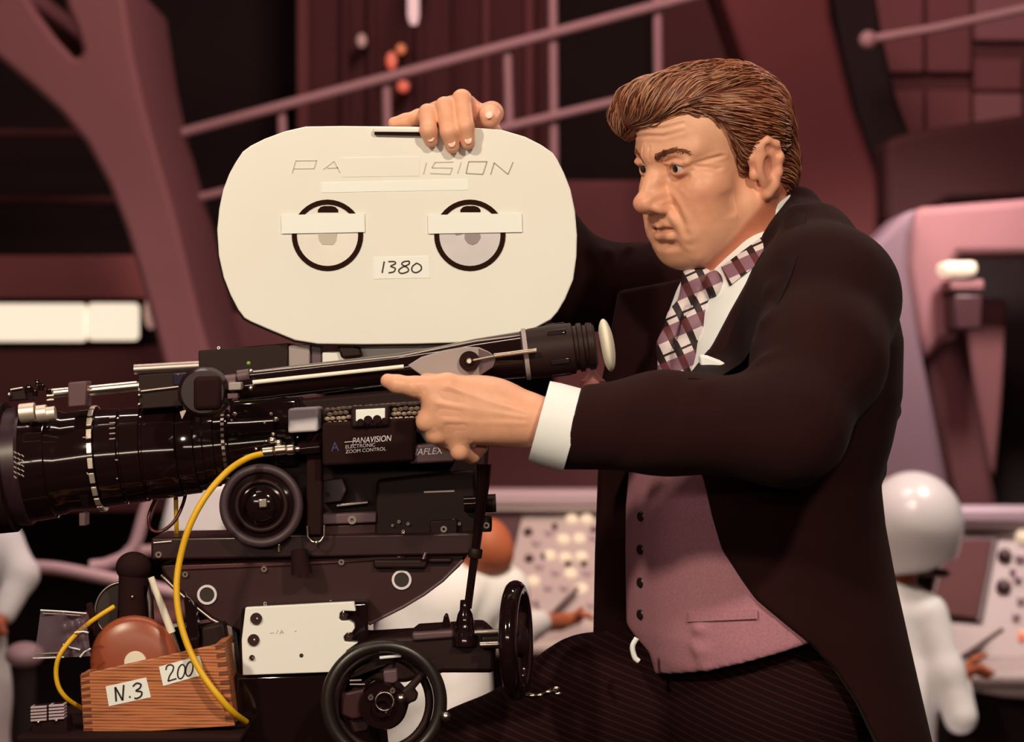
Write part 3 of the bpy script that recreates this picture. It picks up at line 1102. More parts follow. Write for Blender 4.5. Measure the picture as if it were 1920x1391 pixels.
def hloc(p):
    return ((p - HC) @ HR) / HS


body = SDF()


def he(c, r, k=0.01, mode='u', R=None):
    body.ell(H(*c), np.array(r) * HS, HR if R is None else HR @ R, k * HS, mode)


def hc(a, b, ra, rb, k=0.01, mode='u'):
    body.cone(H(*a), H(*b), ra * HS, rb * HS, k * HS, mode)


he((0, -0.008, 0.052), (0.075, 0.096, 0.078))
he((0, 0.04, 0.06), (0.062, 0.056, 0.058), 0.03)
he((0, 0.040, -0.022), (0.060, 0.052, 0.078), 0.03)
for s_ in (1, -1):
    hc((0.053 * s_, 0.006, -0.045), (0.026 * s_, 0.070, -0.086), 0.020, 0.017, 0.03)
    he((0.046 * s_, 0.058, -0.010), (0.021, 0.022, 0.016), 0.025)
    he((0.030 * s_, 0.062, -0.045), (0.025, 0.026, 0.032), 0.03)
    hc((0.008 * s_, 0.0925, 0.0365), (0.048 * s_, 0.0715, 0.0365), 0.0115, 0.009, 0.014)
he((0, 0.069, -0.057), (0.032, 0.022, 0.028), 0.02)
he((0, 0.0735, -0.089), (0.024, 0.0165, 0.0165), 0.016)
he((0, 0.058, -0.092), (0.028, 0.022, 0.012), 0.02)
for s_ in (1, -1):
    he((0.031 * s_, 0.102, 0.017), (0.019, 0.021, 0.015), 0.012, 's')
# nose
body.chain([H(0, 0.089, 0.026), H(0, 0.104, 0.002), H(0, 0.1165, -0.016)], [0.0068 * HS, 0.009 * HS, 0.0115 * HS], 0.014 * HS)
he((0, 0.1185, -0.0195), (0.0125, 0.0125, 0.0115), 0.008)
he((0, 0.100, -0.020), (0.017, 0.014, 0.013), 0.012)
for s_ in (1, -1):
    he((0.0135 * s_, 0.105, -0.024), (0.0085, 0.012, 0.009), 0.006)
    he((0.0065 * s_, 0.111, -0.0345), (0.0036, 0.0055, 0.005), 0.003, 's')
# mouth
he((0, 0.0890, -0.042), (0.026, 0.0125, 0.0105), 0.012)
body.chain([H(0.029, 0.080, -0.0545), H(0.011, 0.0975, -0.0485), H(0, 0.0998, -0.0495), H(-0.011, 0.0975, -0.0485), H(-0.029, 0.080, -0.0545)],
           [0.002 * HS, 0.0052 * HS, 0.0050 * HS, 0.0052 * HS, 0.002 * HS], 0.004)
body.chain([H(0.027, 0.079, -0.0565), H(0.010, 0.0945, -0.0620), H(-0.010, 0.0945, -0.0620), H(-0.027, 0.079, -0.0565)],
           [0.002 * HS, 0.0066 * HS, 0.0066 * HS, 0.002 * HS], 0.005)
body.chain([H(0.029, 0.084, -0.0553), H(0.011, 0.1015, -0.0549), H(-0.011, 0.1015, -0.0549), H(-0.029, 0.084, -0.0553)],
           [0.0012, 0.0032, 0.0032, 0.0012], 0.003, 's')
# eyelids round each eyeball
EYE = {}
for s_ in (1, -1):
    ec = (0.0312 * s_, 0.0785, 0.0185)
    EYE[s_] = ec
    he(ec, (0.0150, 0.0150, 0.0142), 0.004)
    he((ec[0], ec[1] + 0.0135, ec[2] - 0.0012), (0.0130, 0.0105, 0.0046), 0.0015, 's')
    hc((ec[0] - 0.012, ec[1] + 0.010, ec[2] + 0.0085), (ec[0] + 0.015, ec[1] + 0.004, ec[2] + 0.0065), 0.0030, 0.0030, 0.005)
# ears
for s_ in (1, -1):
    er = rz(-0.42 * s_) @ rx(-0.2)
    he((0.080 * s_, -0.009, 0.001), (0.0085, 0.0220, 0.0345), 0.008, 'u', er)
    hp = [(0.077, 0.010, -0.002), (0.080, 0.0125, 0.015), (0.085, 0.006, 0.028), (0.089, -0.008, 0.033), (0.091, -0.019, 0.026),
          (0.091, -0.0235, 0.010), (0.088, -0.0205, -0.008), (0.085, -0.014, -0.022), (0.082, -0.004, -0.031)]
    body.chain([H(a * s_, b, c) for a, b, c in hp], [0.0034, 0.0042, 0.0050, 0.0052, 0.0050, 0.0046, 0.0044, 0.0054, 0.0068], 0.007)
    he((0.0845 * s_, -0.009, 0.014), (0.0065, 0.0165, 0.0200), 0.006, 'u', er)
    he((0.0915 * s_, -0.005, 0.001), (0.0075, 0.0085, 0.0135), 0.004, 's', er)
    hc((0.0935 * s_, -0.006, 0.024), (0.0960 * s_, -0.018, 0.016), 0.0042, 0.0042, 0.004, 's')
    he((0.079 * s_, 0.011, -0.006), (0.006, 0.005, 0.007), 0.004)
    hc((0.085 * s_, -0.016, 0.004), (0.087 * s_, -0.014, 0.018), 0.003, 0.003, 0.004)
# neck and trunk
NB = P(1452, 530, 0.10)
body.cone(H(0, -0.022, -0.015), NB, 0.058, 0.062, 0.03)
body.cone(H(0.055, -0.02, -0.03), P(1345, 540, 0.06), 0.012, 0.012, 0.03)
body.cone(H(0, 0.026, -0.082), P(1345, 560, 0.08), 0.020, 0.024, 0.03)
SHN, SHF = P(1552, 552, -0.09), P(1345, 545, 0.27)
ELN, WRN = P(1480, 806, -0.27), P(1015, 786, -0.195)
ELF, WRF = P(1090, 535, 0.33), P(908, 262, 0.145)
HIPN, HIPF = P(1470, 1330, 0.02), P(1400, 1310, 0.2)
KNF, ANF = P(885, 1452, 0.15), np.array([-0.03, 0.22, 0.46])
KNN, ANN = np.array([0.37, 0.06, 0.85]), np.array([0.40, 0.10, 0.44])
body.cone(SHN, SHF, 0.05, 0.05, 0.04)
body.cone(NB, P(1435, 1000, 0.1), 0.075, 0.10, 0.05)
body.cone(P(1435, 1000, 0.1), P(1440, 1290, 0.1), 0.10, 0.11, 0.05)
body.chain([SHN, ELN, WRN], [0.048, 0.04, 0.026], 0.01)
body.chain([SHF, ELF, WRF], [0.048, 0.04, 0.027], 0.01)
body.chain([HIPN, KNN, ANN], [0.075, 0.05, 0.035], 0.02)
body.chain([HIPF, KNF, ANF], [0.075, 0.052, 0.035], 0.02)
for an, dx in ((ANN, -0.1), (ANF, -0.1)):
    body.cone(an, an + np.array([-0.13, -0.03, -0.03]), 0.034, 0.026, 0.02)

# ---------------------------------------------------------------- hands
def finger(pts, rs, root, rroot=0.0135):
    pts = [P(*q) for q in pts]
    body.cone(P(*root), pts[0], rroot, rs[0] * 1.04, 0.016)
    body.chain(pts, rs, 0.0045)


# pointing hand
HB = (990, 784, -0.190)
finger([(838, 722, -0.203), (778, 725, -0.208), (745, 720, -0.203), (727, 714, -0.198)], [0.0140, 0.0122, 0.0108, 0.0088], (985, 768, -0.190), 0.019)
finger([(818, 754, -0.206), (800, 790, -0.203), (818, 808, -0.176), (845, 808, -0.160)], [0.0142, 0.0122, 0.0108, 0.0092], (988, 780, -0.192), 0.020)
finger([(832, 786, -0.203), (818, 814, -0.199), (838, 830, -0.174), (866, 826, -0.158)], [0.0138, 0.0118, 0.0102, 0.0088], (988, 792, -0.192), 0.020)
finger([(858, 812, -0.196), (862, 846, -0.194), (884, 854, -0.172), (902, 840, -0.158)], [0.0128, 0.0106, 0.0094, 0.0082], (985, 803, -0.190), 0.018)
body.ell(P(905, 762, -0.186), (0.052, 0.0165, 0.036), None, 0.02)
body.ell(P(955, 806, -0.178), (0.034, 0.017, 0.020), rz(0.0), 0.016)
body.chain([P(960, 752, -0.172), P(895, 738, -0.160), P(838, 722, -0.156), P(800, 715, -0.155)], [0.018, 0.0155, 0.0130, 0.0105], 0.008)
# hand on the magazine
finger([(872, 196, 0.055), (866, 186, 0.004), (873, 238, -0.016), (878, 268, -0.011)], [0.0125, 0.0122, 0.0108, 0.0090], (905, 240, 0.128), 0.017)
finger([(845, 202, 0.055), (834, 200, 0.002), (842, 248, -0.016), (848, 275, -0.011)], [0.0125, 0.0122, 0.0110, 0.0092], (900, 243, 0.128), 0.017)
finger([(820, 212, 0.055), (802, 212, 0.004), (803, 245, -0.015), (808, 264, -0.010)], [0.0120, 0.0114, 0.0104, 0.0088], (895, 246, 0.128), 0.016)
finger([(802, 220, 0.058), (786, 219, 0.026), (760, 226, 0.014), (738, 230, 0.010)], [0.0110, 0.0100, 0.0088, 0.0072], (890, 250, 0.128), 0.015)
body.ell(P(862, 216, 0.075), (0.034, 0.036, 0.016), None, 0.018)
body.chain([P(905, 226, 0.110), P(922, 212, 0.060), P(918, 218, 0.022), P(919, 224, 0.006)], [0.0165, 0.0140, 0.0138, 0.0112], 0.008)


def lip_tint(p, base):
    q = hloc(p)
    t = np.tile(base, (len(p), 1))
    near = (np.abs(q[:, 0]) < 0.12) & (q[:, 2] > -0.13) & (q[:, 2] < 0.15) & (q[:, 1] > -0.12) & (q[:, 1] < 0.14)

    def blend(mask, col):
        nonlocal t
        mk = (mask * near)[:, None]
        t = t * (1 - mk) + np.array(col) * mk
    lipd = np.minimum(polydist(q, [(0.024, 0.084, -0.0538), (0.010, 0.0990, -0.0498), (-0.010, 0.0990, -0.0498), (-0.024, 0.084, -0.0538)]),
                      polydist(q, [(0.022, 0.083, -0.0568), (0.009, 0.0970, -0.0618), (-0.009, 0.0970, -0.0618), (-0.022, 0.083, -0.0568)]))
    for s_ in (1, -1):
        blend(0.38 * np.exp(-(np.linalg.norm((q - (0.05 * s_, 0.065, -0.02)) / (0.03, 0.03, 0.025), axis=1)) ** 2), tone(205, 112, 80))
        blend(0.45 * np.exp(-(np.linalg.norm((q - (0.082 * s_, -0.01, 0.005)) / (0.02, 0.03, 0.035), axis=1)) ** 2), tone(205, 110, 85))
        blend(0.50 * np.exp(-(np.linalg.norm((q - (0.031 * s_, 0.085, 0.008)) / (0.016, 0.02, 0.007), axis=1)) ** 2), tone(170, 92, 72))
    blend(0.40 * np.exp(-(np.linalg.norm((q - (0, 0.122, -0.022)) / (0.018, 0.02, 0.016), axis=1)) ** 2), tone(214, 122, 90))
    for s_ in (1, -1):
        e_ = EYE[s_]
        ld_ = polydist(q * (1, 0.3, 1), np.array([(e_[0] - 0.0125 * s_, e_[1] + 0.010, e_[2] - 0.001), (e_[0], e_[1] + 0.014, e_[2] + 0.0058), (e_[0] + 0.0135 * s_, e_[1] + 0.006, e_[2] + 0.001)]) * (1, 0.3, 1))
        blend(0.8 * np.exp(-(ld_ / 0.0016) ** 2) * (q[:, 1] > 0.05), tone(96, 48, 36))
    blend(0.75 * np.exp(-(lipd / 0.0052) ** 2), tone(168, 82, 66))
    nk = np.clip((-0.034 - 0.88 * q[:, 1] - q[:, 2]) / 0.012, 0, 1) * (q[:, 1] > -0.06)  # jaw shadow painted into the neck colour below the jaw line
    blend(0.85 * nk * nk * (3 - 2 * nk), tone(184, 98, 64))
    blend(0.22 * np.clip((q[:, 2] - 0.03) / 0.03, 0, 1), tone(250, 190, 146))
    return t


SKIN = np.array(tone(228, 158, 114))
WRK = []      # (polyline in head space, depth, width)
for s_ in (1, -1):
    WRK += [([(0.018 * s_, 0.104, -0.018), (0.027 * s_, 0.092, -0.030), (0.034 * s_, 0.080, -0.046), (0.037 * s_, 0.072, -0.060)], 0.0046, 0.0048),
            ([(0.037 * s_, 0.074, -0.060), (0.036 * s_, 0.072, -0.074)], 0.0026, 0.004),
            ([(0.018 * s_, 0.092, 0.008), (0.030 * s_, 0.090, 0.002), (0.043 * s_, 0.080, 0.006)], 0.0013, 0.003),
            ([(0.050 * s_, 0.070, 0.018), (0.064 * s_, 0.052, 0.010)], 0.0018, 0.0022),
            ([(0.050 * s_, 0.070, 0.022), (0.066 * s_, 0.048, 0.024)], 0.0016, 0.0022),
            ([(0.049 * s_, 0.070, 0.013), (0.060 * s_, 0.055, -0.002)], 0.0016, 0.0022),
            ([(0.048 * s_, 0.068, -0.014), (0.055 * s_, 0.055, -0.035), (0.052 * s_, 0.048, -0.055)], 0.0020, 0.0045)]
for z_ in (0.060, 0.069, 0.078):
    WRK.append(([(0.046, 0.075, z_ + 0.001), (0.025, 0.092, z_ - 0.002), (0, 0.097, z_), (-0.025, 0.092, z_ - 0.002), (-0.046, 0.075, z_ + 0.001)], 0.0017, 0.0022))
WRK += [([(0.006, 0.101, 0.046), (0.005, 0.099, 0.032)], 0.0012, 0.002), ([(-0.006, 0.101, 0.046), (-0.005, 0.099, 0.032)], 0.0012, 0.002),
        ([(0, 0.101, -0.036), (0, 0.100, -0.045)], 0.0012, 0.003), ([(0.018, 0.086, -0.0735), (0, 0.093, -0.0745), (-0.018, 0.086, -0.0735)], 0.0026, 0.005)]

WRK += [([(0.020, 0.092, 0.0265), (0.033, 0.090, 0.0300), (0.047, 0.078, 0.0265)], 0.0016, 0.0018), ([(-0.020, 0.092, 0.0265), (-0.033, 0.090, 0.0300), (-0.047, 0.078, 0.0265)], 0.0016, 0.0018),
        ([(0.056, 0.060, -0.004), (0.066, 0.045, -0.022), (0.064, 0.038, -0.045)], 0.0016, 0.0035), ([(0.040, 0.078, -0.006), (0.052, 0.066, -0.018)], 0.0016, 0.0028),
        ([(0.041, 0.070, -0.070), (0.036, 0.068, -0.088)], 0.0018, 0.0035)]
pieces = []
v, q = body.mesh(HC - (0.145, 0.17, 0.20), HC + (0.155, 0.15, 0.17), 0.0017)
v = smooth_mesh(v, q, 1, 0.4)
n = vnormals(v, q)
hl = hloc(v)
for pl, dep, wd in WRK:
    d = polydist(hl * (1, 0.35, 1), np.array(pl) * (1, 0.35, 1)) + 10 * (hl[:, 1] < 0.035)
    v = v - n * (dep * np.exp(-(d / wd) ** 2) - 0.35 * dep * np.exp(-((d - 1.9 * wd) / wd) ** 2))[:, None] * HS
pieces.append((v, q))
for lo, hi in (((700, 890, -0.26), (1040, 660, -0.12)),):
    a, b = P(*lo), P(*hi)
    vv, qq = body.mesh(np.minimum(a, b), np.maximum(a, b), 0.0014)
    vv = smooth_mesh(vv, qq, 2, 0.4)
    nn = vnormals(vv, qq)
    for pl, am, wd in (([(840, 724, -0.215), (905, 748, -0.204), (985, 772, -0.215)], 0.0014, 0.0035), ([(822, 756, -0.218), (900, 770, -0.204), (985, 782, -0.215)], 0.0014, 0.0035), ([(836, 788, -0.216), (905, 792, -0.204), (985, 793, -0.215)], 0.0012, 0.0035),
                       ([(830, 740, -0.215), (860, 747, -0.21)], -0.0011, 0.004), ([(826, 772, -0.215), (860, 774, -0.21)], -0.0011, 0.004), ([(842, 804, -0.212), (868, 800, -0.21)], -0.0010, 0.004),
                       ([(776, 712, -0.215), (776, 738, -0.215)], -0.0009, 0.0018), ([(747, 708, -0.21), (746, 732, -0.21)], -0.0008, 0.0016), ([(925, 722, -0.2), (948, 756, -0.2), (952, 790, -0.2)], 0.0010, 0.0028)):
        d = polydist(vv * (1, 0.3, 1), np.array([P(*k_) for k_ in pl]) * (1, 0.3, 1))
        vv = vv + nn * (am * np.exp(-(d / wd) ** 2))[:, None]
    pieces.append((vv, qq))
a, b = P(700, 330, -0.045), P(960, 140, 0.17)
vv, qq = body.mesh(np.minimum(a, b), np.maximum(a, b), 0.0014)
pieces.append((smooth_mesh(vv, qq, 2, 0.4), qq))
a, b = np.array([-0.2, -0.36, 0.40]), np.array([0.52, 0.46, HC[2] - 0.19])
vv, qq = body.mesh(a, b, 0.008, 12)
pieces.append((vv, qq))
vs, qs, k = [], [], 0
for vv, qq in pieces:
    vs.append(vv)
    qs.append(qq + k)
    k += len(vv)
vs, qs = np.vstack(vs), np.vstack(qs)

man = empty('person', (0.38, 0.1, 0.40),
            'man in dark cutaway coat and plaid necktie, one hand on the white camera magazine', 'person')
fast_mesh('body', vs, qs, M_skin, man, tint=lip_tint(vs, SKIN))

M_nail = mat('nail', tone(238, 186, 150), rough=0.3)
for c_, n_, t_ in ((P(878, 262, -0.0205), (0.05, -1, 0.15), (0, 0, 1)), (P(847, 268, -0.0208), (-0.05, -1, 0.15), (0.1, 0, 1)), (P(807, 258, -0.019), (-0.1, -1, 0.2), (-0.15, 0, 1)), (P(917, 216, -0.006), (-0.1, -0.9, 0.75), (0, 0.6, 0.8))):
    n_ = nrm(n_)
    t_ = nrm(np.array(t_) - n_ * (n_ @ np.array(t_)))
    ob('fingernail', G().ell(c_, (0.0052, 0.0062, 0.0012), np.stack([np.cross(t_, n_), t_, n_], 1), 14, 8), M_nail, man, smooth=180)
# eyes
for s_ in (1, -1):
    ec = H(*EYE[s_])
    e = ob('eye', G().ell(ec, 0.0128 * HS, None, 24, 16), M_eye_white, man, smooth=180)
    gz = nrm(HR @ np.array([0.03, 1.0, -0.02]))
    ob('iris', G().ell(ec + gz * 0.0095 * HS, np.array([0.0062, 0.0062, 0.0040]) * HS, np.stack(frame(gz), 1)), M_iris, e, smooth=180)

# ---------------------------------------------------------------- hair
hair = SDF()
def hhe(c, r, k=0.012, mode='u', R=None):
    hair.ell(H(*c), np.array(r) * HS, HR if R is None else HR @ R, k * HS, mode)
hhe((0, -0.009, 0.052), (0.0830, 0.098, 0.0775))
hhe((0, 0.035, 0.084), (0.060, 0.062, 0.040), 0.03)
hhe((0, -0.069, -0.012), (0.056, 0.034, 0.055), 0.03)
for s_ in (1, -1):
    hhe((0.060 * s_, 0.000, 0.045), (0.024, 0.050, 0.040), 0.03)


def hairline(p):
    q_ = hloc(p)
    v_ = np.interp(q_[:, 2], [-0.09, -0.04, -0.028, -0.020, -0.010, 0.03, 0.05, 0.070, 0.086, 0.092, 0.10, 0.13],
                   [-0.06, -0.045, -0.030, 0.012, 0.018, 0.024, 0.036, 0.050, 0.062, 0.088, 0.12, 0.16])
    return (q_[:, 1] - v_) * 0.8 * HS


hair.op(hairline, None, 0, 'i', 0.006)
for s_ in (1, -1):
    hhe((0.090 * s_, -0.006, -0.006), (0.026, 0.029, 0.043), 0.006, 's')
# the forelock, swept forward over the brow on the far side
hair.chain([H(0.040, 0.052, 0.097), H(0.010, 0.081, 0.100), H(-0.022, 0.093, 0.095), H(-0.040, 0.095, 0.083), H(-0.043, 0.091, 0.066)],
           [0.024, 0.027, 0.024, 0.017, 0.009], 0.02)
hair.chain([H(0.030, 0.070, 0.096), H(0.0, 0.088, 0.095), H(-0.025, 0.096, 0.090)], [0.012, 0.014, 0.012], 0.015)
hv, hq = hair.mesh(HC - (0.17, 0.17, 0.16), HC + (0.19, 0.17, 0.2), 0.003)
hv = smooth_mesh(hv, hq, 1, 0.4)
hn = vnormals(hv, hq)
from mathutils.bvhtree import BVHTree
bv = BVHTree.FromPolygons([Vector(x) for x in hv], [tuple(x) for x in hq])
rnd = random.Random(4)
HG_v, HG_f, HG_c = [], [], []
pal = [np.array(tone(*c)) for c in ((140, 76, 46), (160, 94, 58), (116, 60, 36), (182, 120, 82), (96, 46, 28), (170, 104, 66))]


def strand(pts, r, col):
    pts = np.asarray(pts)
    m = len(pts)
    o = len(HG_v)
    up = None
    for i in range(m):
        t = nrm(pts[min(i + 1, m - 1)] - pts[max(i - 1, 0)])
        if up is None:
            a_, b_, _ = frame(t)
        else:
            a_ = nrm(up - t * (up @ t))
            b_ = np.cross(t, a_)
        up = a_
        rr = r * math.sin(math.pi * (0.12 + 0.80 * i / (m - 1)))
        for th in (0.3, 2.4, 4.5):
            HG_v.append(pts[i] + rr * (math.cos(th) * a_ + math.sin(th) * b_))
            HG_c.append(col)
    for i in range(m - 1):
        for j in range(3):
            j2 = (j + 1) % 3
            HG_f.append((o + i * 3 + j, o + i * 3 + j2, o + i * 3 + 3 + j2, o + i * 3 + 3 + j))


def flow(l):
    u_, v_, w_ = l
    d = np.array([0.0, -1.0, 0.12])
    if v_ > 0.05:
        t = min(1, (v_ - 0.05) / 0.04)
        d += t * np.array([0.35, 0.2, 0.9])
    if v_ > 0.085 and u_ < -0.02:
        d = np.array([-0.4, 0.35, -1.0])
    if v_ < -0.05:
        t = min(1, (-v_ - 0.05) / 0.05)
        d = d * (1 - t) + t * np.array([0, -0.35, -1.0])
    if abs(u_) > 0.045 and w_ < 0.10:
        d += np.array([0, -0.1, -0.55])
    return d


idx = rnd.sample(range(len(hv)), min(7500, len(hv)))
for i in idx:
    p = Vector(hv[i] + hn[i] * 0.001)
    pts = []
    lift = rnd.random() ** 2 * 0.0045
    wob = rnd.gauss(0, 0.16)
    L_ = rnd.randint(6, 11)
    for s in range(L_):
        loc_, nn, _, _ = bv.find_nearest(p)
        if nn is None:
            break
        nn = np.array(nn)
        l = hloc(np.array(p)[None])[0]
        clump = 0.5 * math.sin(l[0] * 150 + 2 * math.sin(l[2] * 40)) + 0.5 * math.sin(l[2] * 130 + l[0] * 60)
        pts.append(np.array(loc_) + nn * (0.0006 + lift * math.sin(math.pi * s / (L_ - 1)) + 0.0016 * clump))
        d = HR @ (flow(l) + np.array([wob, 0, wob * 0.6]))
        d = nrm(d - nn * (d @ nn))
        p = Vector(np.array(p) + d * 0.0058)
    if len(pts) > 4:
        l0 = hloc(np.array(pts[0])[None])[0]
        c = pal[rnd.randrange(len(pal))] * rnd.uniform(0.8, 1.15)
        if l0[1] > 0.03 and rnd.random() < 0.35:
            c = np.array(tone(172, 122, 88)) * rnd.uniform(0.8, 1.1)
        strand(pts, rnd.uniform(0.0006, 0.0012), c)
nh = len(HG_v)
HV = np.vstack([hv, np.array(HG_v)])
HC_ = np.vstack([np.tile(np.array(tone(104, 54, 34)), (len(hv), 1)), np.array(HG_c)])
HQ = np.vstack([hq, np.array(HG_f) + len(hv)])
fast_mesh('hair', HV, HQ, M_hair, man, tint=HC_)
# eyebrows
for s_ in (1, -1):
    HG_v, HG_f, HG_c = [], [], []
    T_ = [rnd.random() for k in range(330)]
    R0 = np.array([H((0.009 + 0.040 * t) * s_, 0.13, 0.0305 + 0.0095 * math.sin(t * 2.5) + rnd.gauss(0, 0.0019 - 0.0009 * t)) for t in T_])
    d0 = -HR[:, 1]
    for _ in range(30):
        R0 = R0 + d0 * np.clip(body(R0), 0.0002, 0.02)[:, None] * 0.8
    for t, p in zip(T_, R0):
        a_ = HR @ np.array([s_ * 0.9, -0.25 * t, 0.45 - 0.6 * t])
        strand([p - d0 * 0.0008, p + a_ * 0.004 - d0 * 0.0026, p + a_ * 0.008 - d0 * 0.0022 + d0 * 0.003 * t], 0.00062, np.array(tone(132, 76, 50)) * rnd.uniform(0.75, 1.3))
    fast_mesh('eyebrow', np.array(HG_v), np.array(HG_f), M_hair, man, tint=np.array(HG_c))

# ---------------------------------------------------------------- clothes
YT = 0.10
TT = math.radians(68)


def loft(table, pad=0.0, ex=2.4):
    py = np.array([r[0] for r in table], float)
    z = ZC + (695.5 - py) * (YT + 3) / FPX
    o = np.argsort(z)
    k_ = (YT + 3) / FPX
    xc = ((np.array([r[1] + r[2] for r in table]) / 2) - 960) * k_
    hw = np.array([r[2] - r[1] for r in table]) / 2 * k_
    a_ = np.array([r[3] for r in table])
    b_ = np.sqrt(np.maximum(hw ** 2 - (a_ * math.cos(TT)) ** 2, 0.06 ** 2)) / math.sin(TT)
    z, xc, a_, b_ = z[o], xc[o], a_[o], b_[o]
    from math import cos, sin

    def fn(p):
        zz = p[:, 2]
        X = p[:, 0] - np.interp(zz, z, xc)
        Yd = p[:, 1] - YT
        u_ = X * cos(TT) - Yd * sin(TT)
        v_ = -X * sin(TT) - Yd * cos(TT)
        A = np.interp(zz, z, a_) + pad
        B_ = np.interp(zz, z, b_) + pad
        k0 = (np.abs(u_ / A) ** ex + np.abs(v_ / B_) ** ex) ** (1 / ex)
        d = (k0 - 1) * np.minimum(A, B_) * 0.9
        return np.maximum(d, np.maximum(z[0] - zz, zz - z[-1]))
    return fn


COATT = [(430, 1370, 1520, 0.07), (455, 1335, 1560, 0.12), (480, 1310, 1598, 0.15), (520, 1280, 1632, 0.175), (580, 1256, 1655, 0.19), (640, 1240, 1668, 0.195), (740, 1225, 1667, 0.195),
         (830, 1205, 1650, 0.19), (900, 1190, 1630, 0.185), (980, 1178, 1640, 0.185), (1090, 1172, 1661, 0.19), (1200, 1175, 1684, 0.20),
         (1300, 1190, 1706, 0.205), (1400, 1210, 1728, 0.21), (1700, 1250, 1775, 0.21)]
coat = SDF()
coat.op(loft(COATT), None, 0, 'u', 0.02)
coat.cone(P(1480, 450, 0.11), SHN + (0.0, 0.0, 0.0), 0.062, 0.082, 0.05)
coat.cone(P(1400, 470, 0.12), SHF, 0.055, 0.072, 0.04)
coat.ell(P(1548, 448, 0.02), (0.03, 0.05, 0.035), None, 0.03)
XE = np.array([(300, 1515), (372, 1487), (440, 1448), (512, 1404), (585, 1363), (650, 1330), (712, 1285), (800, 1292), (870, 1302), (900, 1312), (960, 1325),
               (1020, 1342), (1080, 1380), (1110, 1402), (1150, 1450), (1190, 1500), (1240, 1548), (1300, 1588), (1400, 1640), (1700, 1690)], float)
XEz = ZC + (695.5 - XE[:, 0]) * 3.02 / FPX
XEx = (XE[:, 1] - 960) * 3.02 / FPX
_o = np.argsort(XEz)


def coat_open(p):
    D = (p[:, 1] + 3.0) / 3.02
    zz = ZC + (p[:, 2] - ZC)
    return (p[:, 0] - np.interp(zz, XEz[_o], XEx[_o])) * 0.75


coat.op(coat_open, None, 0, 's', 0.004)
# collar standing round the neck
coat.cone(P(1462, 452, 0.015), P(1500, 382, 0.09), 0.022, 0.017, 0.02)
coat.cone(P(1500, 382, 0.09), P(1490, 395, 0.16), 0.017, 0.015, 0.02)
sleeveN = [SHN + (0.0, 0.0, -0.005), (SHN + ELN) / 2 + (0.012, 0, 0.0), ELN, (ELN + WRN) / 2 + (0.0, 0, 0.002), P(1062, 803, -0.2)]
coat.chain(sleeveN, [0.084, 0.076, 0.062, 0.056, 0.0495], 0.03)
coat.chain([SHF, ELF, P(950, 345, 0.21)], [0.072, 0.059, 0.048], 0.03)
_cd = nrm((-math.cos(0.27), 0.02, math.sin(0.27)))
_a, _b, _ = frame(_cd)
coat.box(P(1068, 803, -0.2) + _cd * 0.06, (0.07, 0.07, 0.06), np.stack([_a, _b, _cd], 1), 0.002, 0.002, 's')
_cf = nrm(WRF - ELF)
_a, _b, _ = frame(_cf)
coat.box(P(950, 345, 0.21) + _cf * 0.05, (0.07, 0.07, 0.05), np.stack([_a, _b, _cf], 1), 0.002, 0.002, 's')
# fold relief
rf = np.random.default_rng(3)
FOLD = [(P(x, y, Y), nrm(d), wd, am) for x, y, Y, d, wd, am in (
    (1500, 560, -0.15, (1, 0, -0.25), 0.016, 0.008), (1480, 610, -0.2, (1, 0, -0.15), 0.013, 0.007), (1440, 680, -0.25, (1, 0, 0.1), 0.011, 0.007),
    (1520, 660, -0.2, (1, 0, -0.1), 0.014, 0.007), (1560, 470, 0.0, (0.6, 0, -0.8), 0.014, 0.008), (1300, 760, -0.28, (0.5, 0, 0.9), 0.012, 0.004),
    (1220, 800, -0.26, (0.4, 0, 0.9), 0.013, 0.004), (1130, 500, 0.27, (0.3, 0, 1), 0.008, 0.006), (1170, 490, 0.27, (0.35, 0, 1), 0.008, 0.006),
    (1210, 500, 0.27, (0.4, 0, 1), 0.009, 0.006), (1610, 900, 0.05, (1, 0, 0.3), 0.012, 0.006), (1645, 780, 0.05, (1, 0, 0.2), 0.01, 0.006))]


def folded(vv, qq):
    nn = vnormals(vv, qq)
    for c, d, wd, am in FOLD:
        r_ = vv - c
        al = r_ @ d
        ac = np.linalg.norm(r_ - al[:, None] * d, axis=1)
        vv = vv + nn * (am * np.exp(-(ac / wd) ** 2 - (al / 0.06) ** 2))[:, None]
    return vv


cv, cq = coat.mesh((-0.10, -0.40, 0.92), (0.62, 0.46, 2.02), 0.0042)
cv = folded(smooth_mesh(cv, cq, 2, 0.5), cq)
jk = fast_mesh('jacket', cv, cq, M_coat, man)
# open far front of the coat
g = G()
ff = [(1160, 545), (1295, 520), (1275, 760), (1262, 900), (1200, 1040), (1192, 1198), (1113, 1196), (1116, 1040), (1122, 880), (1128, 720)]
g.prism(ff, 0.185, 0.022)
ob('jacket_front', g, M_coat, man, bevel=0.006, smooth=40)
# lapel
g = G()
vs_, fs_ = drape(coat, [(y_, x_) for x_, y_ in [(372, 1489), (440, 1450), (512, 1406), (585, 1365), (650, 1332), (708, 1290)]],
                 [(1512, 378), (1508, 440), (1482, 520), (1440, 610), (1392, 680), (1340, 712)], 10, 30, 0.003, 0.009)
g.add(vs_, fs_)
ob('lapel', g, M_lapel, man, smooth=60)
